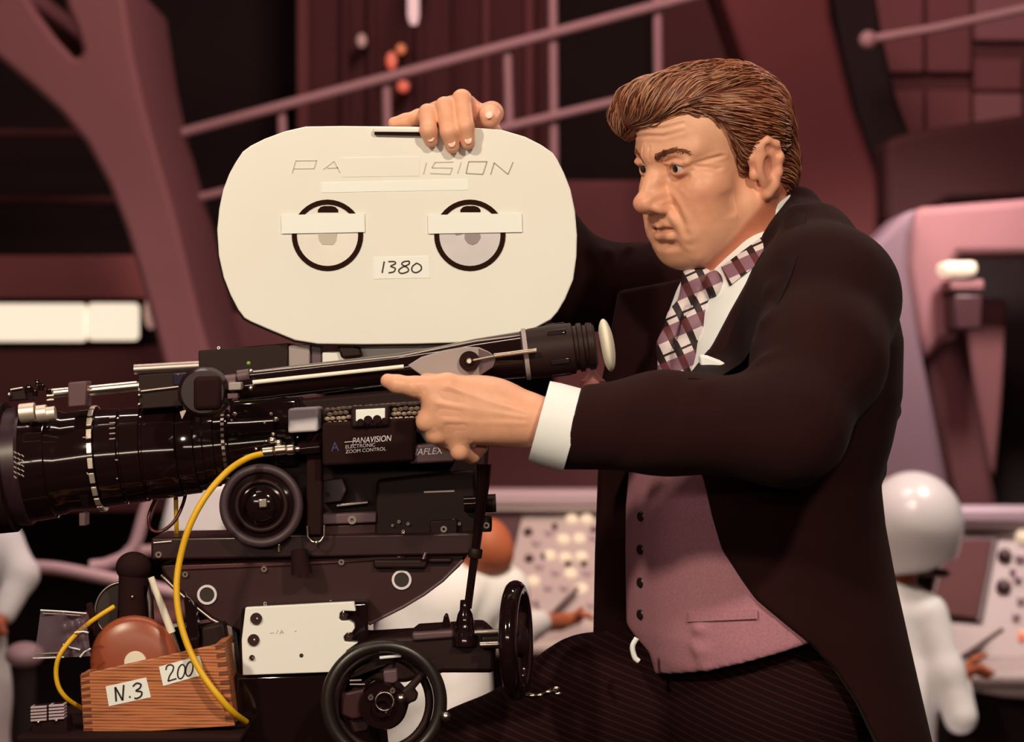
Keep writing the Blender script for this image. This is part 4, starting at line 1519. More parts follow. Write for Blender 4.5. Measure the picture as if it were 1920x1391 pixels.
# shirt, collar and cuff
SHT = [(420, 1380, 1500, 0.05), (470, 1318, 1545, 0.11), (500, 1298, 1570, 0.13), (540, 1278, 1595, 0.15), (600, 1257, 1618, 0.17), (650, 1248, 1630, 0.175), (720, 1242, 1630, 0.175), (820, 1232, 1615, 0.17), (900, 1215, 1590, 0.16)]
shirt = SDF()
shirt.op(loft(SHT, 0, 2.2), None, 0, 'u', 0.01)
sv, sq = shirt.mesh((0.1, -0.15, 1.5), (0.55, 0.35, 1.87), 0.005)
fast_mesh('shirt', smooth_mesh(sv, sq, 1), sq, M_shirt, man)
necksdf = [(H(0, -0.022, -0.015), NB, 0.058, 0.062), (H(0, 0.045, -0.075), P(1345, 560, 0.08), 0.022, 0.024)]


def neckband(off, up_px, lo_px):
    s2 = SDF()
    for a_, b_, ra, rb_ in necksdf:
        s2.cone(a_, b_, ra + off, rb_ + off, 0.03)
    s2.cone(P(1420, 540, 0.1), P(1400, 600, 0.1), 0.06 + off, 0.07 + off, 0.03)
    nn = nrm((-0.60, 0, 0.80))
    A_, B_ = P(*up_px, 0.0), P(*lo_px, 0.0)
    s2.op(lambda p: (p - A_) @ nn, None, 0, 'i', 0.002)
    s2.op(lambda p: (B_ - p) @ nn, None, 0, 'i', 0.002)
    vv, qq = s2.mesh((0.14, -0.12, 1.66), (0.50, 0.32, 1.98), 0.0022)
    return smooth_mesh(vv, qq, 1, 0.4), qq


a_, b_ = neckband(0.0075, (1408, 420), (1443, 478))
fast_mesh('shirt_collar', a_, b_, M_shirt, man)
band = SDF()
band.op(loft(SHT, 0, 2.2), None, 0, 'u', 0.01)
for q_ in necksdf:
    band.cone(q_[0], q_[1], q_[2] + 0.0075, q_[3] + 0.0075, 0.03)
g = G()
vs_, fs_ = drape(band, [(1352, 500), (1368, 536)], [(1450, 428), (1462, 462)], 16, 6, 0.004, 0.004)
g.add(vs_, fs_)
ob('tie_band', g, M_plaid, man, smooth=60, label='plaid tie band round the white collar')
cd = nrm((-math.cos(0.27), 0.02, math.sin(0.27)))
cc = P(1058, 803, -0.2)
g = G().lathe(cc - cd * 0.012, cd, [(0, 0.0450), (0.0, 0.0515), (0.030, 0.0512), (0.0435, 0.0500), (0.0435, 0.047), (0.02, 0.0465), (0.0, 0.0450)], 40, caps=False)
ob('cuff', g, M_shirt, man, smooth=50)
g = G().lathe(P(950, 345, 0.21), nrm(WRF - ELF), [(-0.01, 0.040), (-0.01, 0.0455), (0.012, 0.044), (0.012, 0.039), (-0.01, 0.040)], 32, caps=False)
ob('cuff', g, M_shirt, man, smooth=50)
# necktie: knot and tail
tie = SDF()
def tp(x, y, lift=0.0):
    Y = float(hit(shirt, np.array([[x]]), np.array([[y]]), -0.3, 0.16)[0, 0])
    return P(x, y, min(Y, 0.12) - lift)
tk = tp(1318, 530)
knot = [(1316, 506), (1310, 528), (1300, 552)]
tie.chain([tp(x, y, 0.004) for x, y in knot], [0.020, 0.021, 0.014], 0.012)
tie.ell(tp(1338, 532, 0.010), (0.012, 0.014, 0.018), None, 0.006)
tie.chain([tp(1296, 556, 0.004), tp(1280, 600, 0.004), tp(1266, 650, 0.006), tp(1262, 735, 0.006)], [0.013, 0.019, 0.022, 0.022], 0.012)
tie.chain([tp(1318, 560, 0.004), tp(1302, 610, 0.006), tp(1287, 660, 0.008), tp(1276, 735, 0.008)], [0.010, 0.014, 0.015, 0.016], 0.012)
tie.chain([tp(1290, 580, 0.016), tp(1276, 640, 0.018), tp(1264, 715, 0.018)], [0.004, 0.006, 0.006], 0.006, 's')
tv, tq = tie.mesh((0.12, -0.15, 1.58), (0.36, 0.25, 1.84), 0.0024)
fast_mesh('necktie', smooth_mesh(tv, tq, 1, 0.4), tq, M_plaid, man, label='plaid necktie in white, grey and black')
# vest
VT = [(790, 1240, 1600, 0.165), (830, 1212, 1600, 0.17), (880, 1190, 1600, 0.175), (950, 1184, 1600, 0.178), (1030, 1183, 1610, 0.18), (1110, 1184, 1620, 0.185), (1180, 1186, 1625, 0.19), (1225, 1194, 1630, 0.19), (1290, 1215, 1640, 0.19)]
vest = SDF()
vest.op(loft(VT, 0, 2.3), None, 0, 'u', 0.01)
VB = np.array([(1150, 1150), (1188, 1196), (1226, 1236), (1229, 1272), (1330, 1242), (1420, 1214), (1500, 1190), (1640, 1140)], float)


def vest_hem(p):
    k_ = 3.02 / FPX
    zb = ZC + (695.5 - np.interp(960 + p[:, 0] / k_, VB[:, 0], VB[:, 1])) * k_
    return (zb - p[:, 2]) * 0.8


vest.op(vest_hem, None, 0, 'i', 0.003)
vv, vq = vest.mesh((0.10, -0.2, 1.20), (0.55, 0.4, 1.62), 0.0042)
vv = smooth_mesh(vv, vq, 1)
nn = vnormals(vv, vq)
for c, d, wd, am in ((P(1300, 1180, -0.05), (1, 0, 0.06), 0.008, 0.005), (P(1290, 1215, -0.05), (1, 0, -0.1), 0.010, 0.004), (P(1260, 900, -0.03), (0.6, 0, 1), 0.012, 0.004),
                     (P(1230, 1160, -0.05), (0.6, 0, -0.6), 0.009, 0.004)):
    d = nrm(d)
    r_ = vv - c
    al = r_ @ d
    ac = np.linalg.norm(r_ - al[:, None] * d, axis=1)
    vv = vv + nn * (am * np.exp(-(ac / wd) ** 2 - (al / 0.09) ** 2))[:, None]
vo = fast_mesh('vest', vv, vq, M_vest, man)


def on(sdf, x, y, y1=0.2):
    Y = float(hit(sdf, np.array([[float(x)]]), np.array([[float(y)]]), -0.3, y1)[0, 0])
    return P(x, y, min(Y, y1)), Y


for x, y in ((1199, 968), (1198, 1030), (1198, 1092), (1198, 1152)):
    p, Y = on(vest, x + 4, y)
    nv = nrm((-0.75, -0.65, 0))
    ob('button', G().lathe(p - nv * 0.002, nv, [(0, 0.0062), (0.004, 0.0068), (0.0055, 0.005), (0.0055, 0.0)], 16), M_button, vo, smooth=40)
g = G()
vs_, fs_ = drape(vest, [(1288, 1150), (1288, 1166)], [(1420, 1144), (1420, 1160)], 14, 4, 0.0045, 0.006)
g.add(vs_, fs_)
ob('pocket_welt', g, M_vest, vo, smooth=60)
# pocket square
g = G()
Yp = min(float(hit(coat, np.array([[x_]]), np.array([[y_]]))[0, 0]) for x_, y_ in ((1316., 668.), (1340., 680.), (1366., 689.))) - 0.014
g.prism([(1312, 664), (1326, 666), (1350, 675), (1371, 688), (1362, 695), (1340, 698), (1316, 699)], Yp, 0.03)
ob('pocket_square', g, M_shirt, man, smooth=60, bevel=0.004, segs=3)
# trousers
tr = SDF()
tr.ell(P(1445, 1330, 0.1), (0.15, 0.16, 0.14), None, 0.03)
tr.chain([HIPN, KNN, ANN + (0, 0, 0.03)], [0.105, 0.085, 0.08], 0.03)
tr.chain([P(1370, 1325, 0.19), P(1120, 1340, 0.17), KNF, ANF + (0, 0, 0.05)], [0.115, 0.102, 0.082, 0.08], 0.04)
tv, tq = tr.mesh((-0.22, -0.2, 0.42), (0.62, 0.46, 1.40), 0.006)
fast_mesh('trousers', smooth_mesh(tv, tq, 2), tq, M_trouser, man)
for an in (ANN, ANF):
    s2 = SDF()
    s2.cone(an + (0.02, 0, -0.015), an + (-0.15, -0.03, -0.035), 0.042, 0.032, 0.03)
    zf = 0.40 if an is ANN else 0.42
    s2.op(lambda p: zf - p[:, 2], None, 0, 'i', 0.003)
    a_, b_ = s2.mesh(an - (0.26, 0.12, 0.1), an + (0.12, 0.12, 0.1), 0.005)
    fast_mesh('shoe', a_, b_, M_button, man)
g = G().tube(spline([P(1194, 1196, -0.02), P(1186, 1212, -0.02), P(1190, 1232, -0.02), P(1198, 1240, -0.02)], 6), 0.0035, 8)
ob('shirt_tail', g, M_shirt, man, smooth=180, label='white shirt tail below the vest')
# ============================================================ film camera
M_cream = mat('magazine_paint', tone(236, 222, 192), rough=0.55, var=(3.5, 0.03), bump=(120, 0.05, 0.0006))
M_cream2 = mat('tape_cream', tone(243, 233, 206), rough=0.8)
M_ringb = mat('ring_brown', (0.024, 0.009, 0.006), rough=0.9, spec=0.05)
M_gloss = mat('black_gloss', (0.010, 0.0040, 0.0045), rough=0.085, spec=0.6)
M_black = mat('black_crackle', (0.020, 0.0072, 0.0078), rough=0.5, spec=0.2, bump=(500, 0.2, 0.0005))
M_matte = mat('black_matte', (0.020, 0.0072, 0.0078), rough=0.85, spec=0.1)
M_silver = mat('silver_metal', (0.75, 0.66, 0.58), rough=0.25, metal=1.0)
M_satin = mat('satin_metal', (0.42, 0.35, 0.34), rough=0.4, metal=1.0)
M_grey = mat('grey_paint', tone(160, 138, 122), rough=0.5)
M_lav = mat('grey_mauve_paint', tone(92, 64, 62), rough=0.45)
M_window = mat('window_plastic', tone(205, 188, 172), rough=0.25, var=(18, 0.12))
M_faint = mat('faint_print', tone(196, 178, 148), rough=0.6)
M_print = mat('white_print', tone(225, 205, 190), rough=0.6)
M_ink = mat('black_ink', (0.025, 0.012, 0.01), rough=0.6)
M_blue = mat('blue_print', (0.035, 0.03, 0.16), rough=0.6)
M_rubber = mat('cream_rubber', tone(236, 216, 176), rough=0.6)
M_yellow = mat('yellow_jacket', tone(232, 170, 24), rough=0.45, bump=(400, 0.2, 0.0005))
M_maroon = mat('head_maroon', tone(54, 24, 22), rough=0.42, spec=0.3, var=(9, 0.12))
M_panel = mat('panel_white', tone(240, 226, 198), rough=0.5)
NY = np.array([0, -1.0, 0])

fc = empty('film_camera', P(620, 1000, 0.08),
           'black motion picture camera with white oval magazine, long zoom lens and sloping viewfinder', 'camera')


def pb(name, x0, y0, x1, y1, Y, depth, m, parent=fc, bevel=0.002, tilt=0.0, **kw):
    """block with its front on pixels; tilt lifts the right end by that many pixels"""
    q = [(x0, y0), (x1, y0 - tilt), (x1, y1 - tilt), (x0, y1)]
    return ob(name, G().prism(q, Y, depth), m, parent, bevel=bevel, smooth=40, **kw)


def cylx(name, x0, y0, x1, y1, r_px, Y, m, parent=fc, n=20, r1=None, **kw):
    return ob(name, G().cyl(P(x0, y0, Y), P(x1, y1, Y), S(r_px, Y), None if r1 is None else S(r1, Y), n), m, parent, smooth=40, **kw)


def disc(name, x, y, r, Y, h, m, parent=fc, n=32, **kw):
    """disc facing the viewer, front at depth Y"""
    return ob(name, G().lathe(P(x, y, Y) + (0, h, 0), NY, [(0, S(r, Y)), (h * 0.8, S(r, Y)), (h, S(r * 0.93, Y))], n), m, parent, smooth=40, **kw)


def washer(name, x, y, r0, r1, Y, h, m, parent=fc, **kw):
    return ob(name, G().ring(P(x, y, Y) + (0, h, 0), NY, S(r0, Y), S(r1, Y), h, 40), m, parent, smooth=40, **kw)


def screw(x, y, r, Y, parent, m=None):
    o = washer('screw', x, y, r * 0.45, r, Y - 0.002, 0.003, m or M_silver, parent)
    ob('socket', G().lathe(P(x, y, Y - 0.0008) + (0, 0.002, 0), NY, [(0, S(r * 0.5, Y)), (0.001, S(r * 0.5, Y))], 6), M_ink, o, smooth=0)
    return o


# ---- magazine
outline = [(573, 237), (640, 236), (740, 237), (840, 238), (900, 240), (940, 243), (984, 256), (1014, 271), (1036, 286), (1045, 299), (1058, 325), (1070, 356), (1078, 395), (1082, 440),
           (1081, 480), (1075, 524), (1060, 560), (1046, 584), (1033, 599), (998, 618), (960, 629), (920, 637), (880, 642), (780, 645), (680, 646), (596, 645), (553, 638), (507, 619), (470, 603), (458, 596), (446, 580), (432, 553),
           (419, 520), (410, 479), (407, 430), (411, 390), (418, 356), (430, 325), (441, 305), (455, 284), (470, 273), (496, 260), (534, 246)]
cx, cy = 745, 441
inset = lambda k, dx=0, dy=0: [(cx + (x - cx) * k + dx, cy + (y - cy) * k + dy) for x, y in outline]
mag = ob('magazine', G().prism(inset(0.995, -1, 2), 0.004, 0.086), M_cream, fc, bevel=0.006, segs=3, smooth=30, label='white oval film magazine')
ob('cover', G().prism(outline, 0.0, 0.0032), M_cream, mag, bevel=0.0016, segs=2, smooth=30)
ob('seam', G().prism(inset(0.9965, -3, 4), 0.0034, 0.006), M_matte, mag, smooth=0)  # black plate shifted lower left paints the cover's shadow side
for x, xt0, xt1, mw in ((614, 527, 683, M_cream2), (881, 802, 978, M_window)):
    washer('sprocket_ring', x, 441, 57.5, 67, -0.0012, 0.002, M_ringb, mag)
    ob('window', G().lathe(P(x, 441, -0.0002) + (0, 0.001, 0), NY, [(0, S(58)), (0.001, S(58))], 40), M_window if x > 700 else mat('window_pale', tone(232, 214, 186), rough=0.3, var=(26, 0.06)), mag, smooth=0)
    if x > 700:
        ob('window_cover', G().prism([(x + 56 * math.cos(a_), 441 - 56 * math.sin(a_)) for a_ in np.linspace(0.08, math.pi - 0.08, 24)], -0.0011, 0.0006), M_cream, mag, smooth=0)
    ob('index_pad', G().prism([(x - 18, 398), (x - 18, 393), (x - 13, 388), (x - 6, 386), (x + 8, 386), (x + 15, 388), (x + 20, 393), (x + 20, 398)], -0.0014, 0.0015), M_ringb, mag, smooth=0)
    ob('tape_strip', G().prism([(xt0, 403), (xt1, 400), (xt1 + 1, 435), (xt0 + 1, 438)], -0.0026, 0.0006), M_cream2, mag, smooth=0)
hub = mat('hub_grey', tone(150, 128, 116), rough=0.4)
ob('film_core', G().prism([(872, 436), (900, 436), (901, 446), (895, 455), (886, 459), (877, 456), (871, 447)], -0.0012, 0.0012), hub, mag, smooth=0)
ob('film_core', G().prism([(848, 435), (866, 435), (866, 439), (856, 441)], -0.0012, 0.0012), hub, mag, smooth=0)
ob('film_core', G().prism([(596, 438), (632, 438), (630, 452), (624, 459), (604, 458), (598, 450)], -0.0010, 0.001), M_faint, mag, smooth=0)
ob('tape_strip', G().prism([(602, 343), (878, 336), (878, 356), (602, 361)], -0.0006, 0.0006), M_cream2, mag, smooth=0)
ob('tape_strip', G().prism([(640, 296), (788, 294), (786, 330), (640, 332)], -0.0006, 0.0006), M_cream, mag, smooth=0)
ob('number_tape', G().prism([(700, 483), (804, 480), (806, 521), (701, 523)], -0.0006, 0.0006), M_cream2, mag, smooth=0)
Z7 = lambda L_: [(520 + x / 4, 280 + y / 4) for x, y in L_]
letters('engraved_letter', [[Z7(l) for l in q] for q in ([[(112, 178), (138, 86)], [(138, 86), (295, 84)], [(295, 84), (276, 144)], [(276, 144), (122, 146)]], [[(345, 152), (425, 90)], [(425, 90), (472, 176)], [(375, 142), (455, 138)]],
        [[(1118, 100), (1096, 186)]], [[(1320, 94), (1180, 98)], [(1180, 98), (1160, 138)], [(1160, 138), (1312, 140)], [(1312, 140), (1296, 186)], [(1296, 186), (1146, 180)]], [[(1378, 98), (1352, 180)]])], -0.0002, 2.0, M_faint, mag)
letters('engraved_letter', [[Z7(l) for l in q] for q in ([[(1435, 92), (1572, 92)], [(1572, 92), (1542, 187)], [(1542, 187), (1415, 180)], [(1415, 180), (1435, 92)]], [[(1600, 188), (1626, 100)], [(1626, 100), (1730, 187)], [(1730, 187), (1768, 95)]])],
        -0.0002, 2.2, mat('engraved_print', tone(176, 152, 122), rough=0.6), mag)
strokes('handwritten_number', [Z7(l) for l in ([(802, 840), (786, 926)], [(832, 842), (878, 842), (884, 858), (850, 876), (884, 892), (872, 918), (834, 926)],
        [(990, 838), (950, 842), (934, 862), (978, 890), (978, 916), (930, 930), (910, 910), (935, 885), (985, 862), (990, 838)], [(1045, 852), (1012, 880), (1012, 912), (1042, 924), (1078, 902), (1076, 872), (1045, 852)])],
        -0.0008, 2.6, M_ink, mag)
ob('latch', G().prism([(700, 239), (806, 240), (806, 248), (700, 247)], -0.010, 0.012), M_cream, mag, bevel=0.001)
ob('latch_slot_shade', G().prism([(702, 247), (796, 248), (796, 254), (702, 252)], -0.006, 0.008), M_ringb, mag, smooth=0)  # dark strip paints the shadow under the latch

# ---- throat, top of the body
pb('motor_housing', 372, 657, 541, 712, 0.02, 0.10, M_black, tilt=14)
screw(410, 652, 3, 0.02, fc)
pb('throat_block', 541, 648, 581, 700, 0.015, 0.08, M_grey, tilt=4)
pb('throat_post', 582, 646, 603, 690, 0.022, 0.06, M_lav)
pb('throat_plate', 604, 660, 648, 690, 0.018, 0.06, M_cream, tilt=2)
ob('throat_latch', G().prism([(632, 648), (662, 646), (674, 652), (680, 668), (640, 672)], 0.008, 0.05), M_black, fc, bevel=0.003)
pb('top_cover', 674, 650, 900, 690, 0.03, 0.09, M_cream, tilt=6)

# ---- body
body_px = [(440, 760), (600, 744), (905, 716), (918, 800), (912, 900), (900, 985), (700, 1000), (430, 1010)]
ob('body', G().prism(body_px, 0.035, 0.13), M_black, fc, bevel=0.005, smooth=40)
pb('front_block', 430, 750, 560, 880, 0.010, 0.10, M_gloss, bevel=0.006, tilt=6)
pb('grey_box', 540, 766, 596, 812, -0.06, 0.08, mat('pale_grey', tone(208, 188, 174), rough=0.5), bevel=0.003, tilt=3)
pb('grey_box', 588, 766, 602, 808, -0.012, 0.03, M_lav, bevel=0.002, tilt=1)
pb('zoom_control', 604, 792, 778, 874, -0.070, 0.10, M_matte, bevel=0.004, tilt=9)
text_mesh('printed_letter', 'A', (621, 846), -0.0702, 17, M_blue, fc, 15, 0.04)
text_mesh('printed_title', 'PANAVISION', (661, 832), -0.0702, 11, M_print, fc, 74, 0.075, 0.25)
strokes('printed_dash', [[(646, 829), (668, 827)], [(668, 834), (658, 834)]], -0.0702, 1.4, M_print, fc)
text_mesh('printed_title', 'ELECTRONIC', (648, 841), -0.0702, 6.5, M_print, fc, 56, 0.075, 0.1)
text_mesh('printed_title', 'ZOOM CONTROL', (648, 850), -0.0702, 6.5, M_print, fc, 76, 0.075, 0.1)
# crackled leather grip: rows of glossy scales, highlights painted in as a pale colour
grip = pb('leather_grip', 608, 764, 815, 800, -0.062, 0.09, M_gloss, bevel=0.010, tilt=14)
M_scale = mat('leather_scale', (0.42, 0.30, 0.24), rough=0.22, spec=1.0, coat=0.6)
sr = random.Random(5)
for r_ in range(4):
    for c_ in range(19):
        x = 614 + c_ * 10.3 + (r_ % 2) * 4 + sr.uniform(-1, 1)
        y = 768 + r_ * 8.5 - (x - 608) * 0.066 + sr.uniform(-1, 1)
        if 655 < x < 732 and r_ > 0:
            continue
        a = math.radians(38 - r_ * 24)
        ob('scale', G().ell(P(x, y, -0.0635 + 0.003 * abs(r_ - 1.5)), (S(5.9), S(2.2), S(4.1)), rx(0.3) @ np.eye(3), 8, 6), M_scale, grip, smooth=180)
mt_ = pb('meter', 658, 762, 730, 802, -0.076, 0.09, M_black, bevel=0.003, tilt=3)
pb('meter_window', 667, 768, 722, 790, -0.0782, 0.004, M_cream2, mt_, bevel=0.001, tilt=3)
for x, y, r in ((690, 787, 8), (707, 786, 8), (676, 792, 7), (720, 788, 5)):
    disc('meter_gear', x, y, r, -0.0808, 0.003, M_matte, mt_, 16)
pb('name_plate', 768, 834, 854, 870, -0.062, 0.10, M_lav, bevel=0.003, tilt=4)
text_mesh('name_lettering', 'NAFLEX', (770, 854), -0.0624, 12, M_print, fc, 62, 0.06, 0.3)
ob('lever', G().prism([(756, 790), (784, 783), (806, 792), (812, 830), (800, 832), (786, 812), (768, 806)], -0.026, 0.006), M_grey, fc, bevel=0.002)
# strap with metal bracket
pb('strap', 574, 812, 604, 1004, -0.036, 0.02, M_matte, bevel=0.003)
ob('strap_bracket', G().tube([P(576, 986, -0.04), P(577, 1006, -0.04), P(584, 1015, -0.04), P(593, 1018, -0.04), P(602, 1014, -0.04), P(608, 1004, -0.04), P(608, 984, -0.04)], 0.0017, 8), M_silver, fc, smooth=60)
ob('bracket_stud', G().ell(P(593, 1017, -0.042), 0.003), M_silver, fc, smooth=180)
# plates below
ob('side_plate', G().prism([(604, 900), (642, 896), (650, 918), (640, 940), (604, 944)], 0.012, 0.03), M_lav, fc, bevel=0.002)
screw(614, 927, 4, 0.012, fc, M_ink)
ob('slot_bar', G().prism([(630, 945), (690, 939), (691, 944), (630, 951)], 0.008, 0.03), M_satin, fc, bevel=0.001)
pb('quick_plate', 604, 964, 706, 984, -0.004, 0.04, M_lav, tilt=4)
pb('quick_plate', 604, 985, 706, 1004, 0.0, 0.04, M_maroon, tilt=3)
screw(660, 975, 8, -0.004, fc)
ob('rear_block', G().prism([(706, 900), (890, 880), (898, 1000), (700, 1012)], 0.0, 0.10), M_black, fc, bevel=0.004)
ob('trim_line', G().prism([(795, 921), (852, 919), (852, 922), (795, 924)], -0.001, 0.003), M_satin, fc, smooth=0)
cylx('rear_knob', 870, 945, 926, 943, 15, -0.01, M_gloss)
cylx('rear_knob', 904, 944, 930, 943, 17, -0.01, M_black)
for x, y, r in ((748, 978, 3), (765, 982, 3), (756, 996, 3), (850, 976, 3), (861, 982, 3), (736, 985, 2.5), (820, 978, 2.5)):
    screw(x, y, r, -0.002, fc)
pb('rear_lug', 806, 976, 858, 1002, -0.012, 0.04, M_black, tilt=2)
screw(832, 992, 6, -0.012, fc)
pb('rear_lug', 892, 972, 922, 998, 0.0, 0.05, M_black, tilt=1)
screw(912, 985, 6, 0.0, fc)
# ---- focus gear wheel
gear = disc('gear_wheel', 490, 948, 78, -0.045, 0.012, M_gloss, n=48)
ob('rim', G().torus(P(490, 948, -0.045), NY, S(70, -0.04), S(9, -0.04), 56, 10), mat('wheel_rubber', tone(64, 42, 44), rough=0.5), gear, smooth=180)
ob('inner_ring', G().torus(P(490, 948, -0.047), NY, S(46, -0.04), S(5, -0.04), 48, 10), M_black, gear, smooth=180)
ob('hub', G().lathe(P(490, 948, -0.046), NY, [(0, S(36)), (0.004, S(36)), (0.007, S(28)), (0.012, S(26)), (0.014, S(20))], 32), M_gloss, gear, smooth=40)
ob('square_shaft', G().prism([(484, 936), (500, 935), (501, 951), (485, 952)], -0.066, 0.012), M_silver, gear, bevel=0.0012)
ob('stud', G().ell(P(494, 928, -0.056), 0.0028), M_silver, gear, smooth=180)
cylx('gear_axle', 490, 948, 490, 948.01, 30, 0.0, M_gloss) if False else ob('gear_axle', G().cyl(P(490, 948, -0.04), P(490, 948, 0.04), 0.02), M_gloss, fc, smooth=40)

# ---- zoom lens
M_bright = mat('bright_metal', (0.80, 0.68, 0.60), rough=0.42, metal=0.7)
la, lb = P(20, 876, 0.02), P(520, 828, 0.02)
ld = nrm(lb - la)
lk = np.linalg.norm(lb - la) / 500


def lens(name, prof, m, parent=fc, n=56, **kw):
    return ob(name, G().lathe(la + ld * lk * (prof[0][0] - 20), ld, [((x - prof[0][0]) * lk, S(r, 0.02)) for x, r in prof], n), m, parent, smooth=30, **kw)


lens('front_hood', [(-60, 112), (-60, 118), (-8, 122), (22, 122), (24, 112)], M_matte)
lens('front_ring', [(24, 104), (24, 110), (50, 112), (55, 108)], mat('front_ring_paint', tone(50, 28, 31), rough=0.35))
bar = lens('lens_barrel', [(50, 108), (56, 106), (100, 103), (102, 99), (118, 97), (130, 92), (178, 94), (180, 94)], M_gloss)
ir = lens('index_ring', [(180, 95), (181, 98), (191, 98), (192, 95)], M_gloss)
for k in range(22):
    th = 2 * math.pi * k / 22 + 0.05
    a_, b_, _ = frame(ld)
    c = la + ld * lk * (186 - 20) + S(96, 0.02) * (math.cos(th) * a_ + math.sin(th) * b_)
    e1 = math.cos(th) * a_ + math.sin(th) * b_
    ob('index_block', G().box(c, (S(10), S(20), S(8)), np.stack([ld, np.cross(ld, e1), e1], 1)), M_bright, ir, bevel=0.0008)
lens('zoom_ring', [(193, 92), (196, 92), (232, 90), (234, 86), (237, 86), (239, 90), (273, 88), (275, 84), (278, 84), (280, 87), (338, 85), (340, 84)], M_gloss)
lens('lens_barrel', [(341, 82), (343, 83), (372, 82), (374, 78), (388, 77), (390, 74), (408, 73), (410, 70), (434, 69), (436, 63), (475, 60), (520, 58)], M_gloss)
kn = lens('knurled_ring', [(424, 70), (424, 72), (431, 72), (431, 70)], M_black)
for k in range(40):
    th = 2 * math.pi * k / 40
    a_, b_, _ = frame(ld)
    e1 = math.cos(th) * a_ + math.sin(th) * b_
    ob('knurl', G().box(la + ld * lk * (427.5 - 20) + S(72, 0.02) * e1, (S(6), S(6), S(4)), np.stack([ld, np.cross(ld, e1), e1], 1)), M_satin, kn, smooth=0)
mk = lens('scale_ring', [(208, 90.6), (208, 91.6), (220, 91.2), (220, 90.2)], M_gloss)
for k, y in enumerate((800, 808, 817, 827)):
    pass
strokes('scale_marks', [[(205, 783 + 10 * k), (216, 782 + 10 * k)] for k in range(5)] + [[(155, 820), (164, 819)], [(216, 862), (221, 862)], [(163, 886), (166, 890)], [(218, 897), (221, 897)]], -0.118, 2.2, M_grey, fc)
strokes('front_lettering', [[(26 + (k % 3) * 7, 846 + k * 3.1), (31 + (k % 3) * 7, 850 + k * 3.1)] for k in range(16)], -0.104, 2.2, M_grey, fc)
pb('lens_foot', 148, 962, 160, 986, -0.03, 0.03, M_lav, bevel=0.001)
# rods and fittings above the lens
Yr = -0.02
cylx('support_rod', 90, 738, 130, 734, 9, Yr, M_silver)
cylx('support_rod', 160, 733, 262, 723, 10, Yr, M_silver)
pb('rod_clamp', 127, 717, 162, 764, Yr - 0.02, 0.04, mat('clamp_paint', tone(92, 58, 56), rough=0.5), tilt=3)
cylx('motor_tube', 252, 693, 374, 686, 10, Yr, M_satin)
pb('motor_box', 258, 702, 362, 768, Yr - 0.005, 0.06, M_black, tilt=7)
ob('motor_trim', G().tube([P(262, 734, Yr - 0.007), P(345, 724, Yr - 0.007)], 0.0018, 8), M_satin, fc, smooth=60)
pb('motor_window', 324, 700, 356, 722, Yr - 0.008, 0.006, mat('dark_glass', (0.03, 0.022, 0.045), rough=0.1), tilt=2)
for y in (732, 741, 758):
    ob('stud', G().ell(P(261, y, Yr - 0.008), 0.0024), M_silver, fc, smooth=180)
pb('focus_bracket', 16, 728, 50, 752, -0.03, 0.05, M_black, tilt=2)
ob('bracket_edge', G().tube([P(20, 731, -0.032), P(43, 727, -0.032)], 0.0016, 6), M_satin, fc, smooth=60)
ob('stud', G().ell(P(17, 740, -0.034), 0.003), M_silver, fc, smooth=180)
cylx('focus_knob', 38, 775, 66, 772, 18, -0.06, M_bright)
cylx('focus_knob', 70, 776, 88, 774, 16, -0.06, M_bright)
cylx('focus_knob', 88, 776, 104, 774, 13, -0.06, M_bright)
for x, y, r in ((54, 728, 8), (78, 724, 7), (70, 716, 4), (92, 733, 5), (66, 735, 5)):
    ob('knob', G().lathe(P(x, y + 8, -0.03), (0, 0, 1), [(0, S(r)), (S(10), S(r)), (S(12), S(r * 0.6)), (S(14), S(r * 0.6))], 14), M_gloss, fc, smooth=40)
for y in (742, 750):
    ob('clip', G().tube([P(88, y, -0.04), P(101, y - 1, -0.04)], 0.0014, 6), M_silver, fc, smooth=60)

# ---- viewfinder
Yv = -0.105
prism_c = pb('prism_housing', 362, 706, 414, 770, Yv - 0.035, 0.06, M_matte, bevel=0.006, tilt=2)
ob('prism_round', G().lathe(P(391, 734, Yv + 0.03), NY, [(0, S(46)), (0.05, S(46)), (0.058, S(38))], 40), mat('prism_maroon', tone(38, 18, 18), rough=0.3), fc, smooth=40)
vd = nrm(P(1120, 648, Yv) - P(440, 728, Yv))
sq = [(418, 692, 24), (438, 691, 14), (452, 700, 12)]
cylx('joint_collar', 412, 726, 446, 722, 22, Yv, M_lav)
pb('joint_block', 428, 717, 452, 732, Yv - 0.04, 0.03, M_grey, bevel=0.0015, tilt=1)
pb('joint_block', 426, 738, 446, 748, Yv - 0.036, 0.03, M_lav, bevel=0.001, tilt=1)
cylx('joint_collar', 446, 706, 468, 703, 12, Yv - 0.012, M_lav)
ob('joint_screw', G().ell(P(470, 696, Yv - 0.025), 0.003), M_silver, fc, smooth=180)
ob('joint_screw', G().ell(P(470, 728, Yv - 0.035), 0.0028), M_silver, fc, smooth=180)
ob('indicator', G().ell(P(466, 681, Yv), 0.0026), mat('green_dot', (0.2, 0.4, 0.03), rough=0.3), fc, smooth=180)
tube_px = [(440, 692), (470, 690), (750, 661), (890, 633), (985, 621), (990, 708), (900, 712), (760, 716), (470, 752), (440, 758)]
fd = nrm(P(985, 664, Yv) - P(445, 727, Yv))
fk = np.linalg.norm(P(985, 664, Yv) - P(445, 727, Yv)) / 540
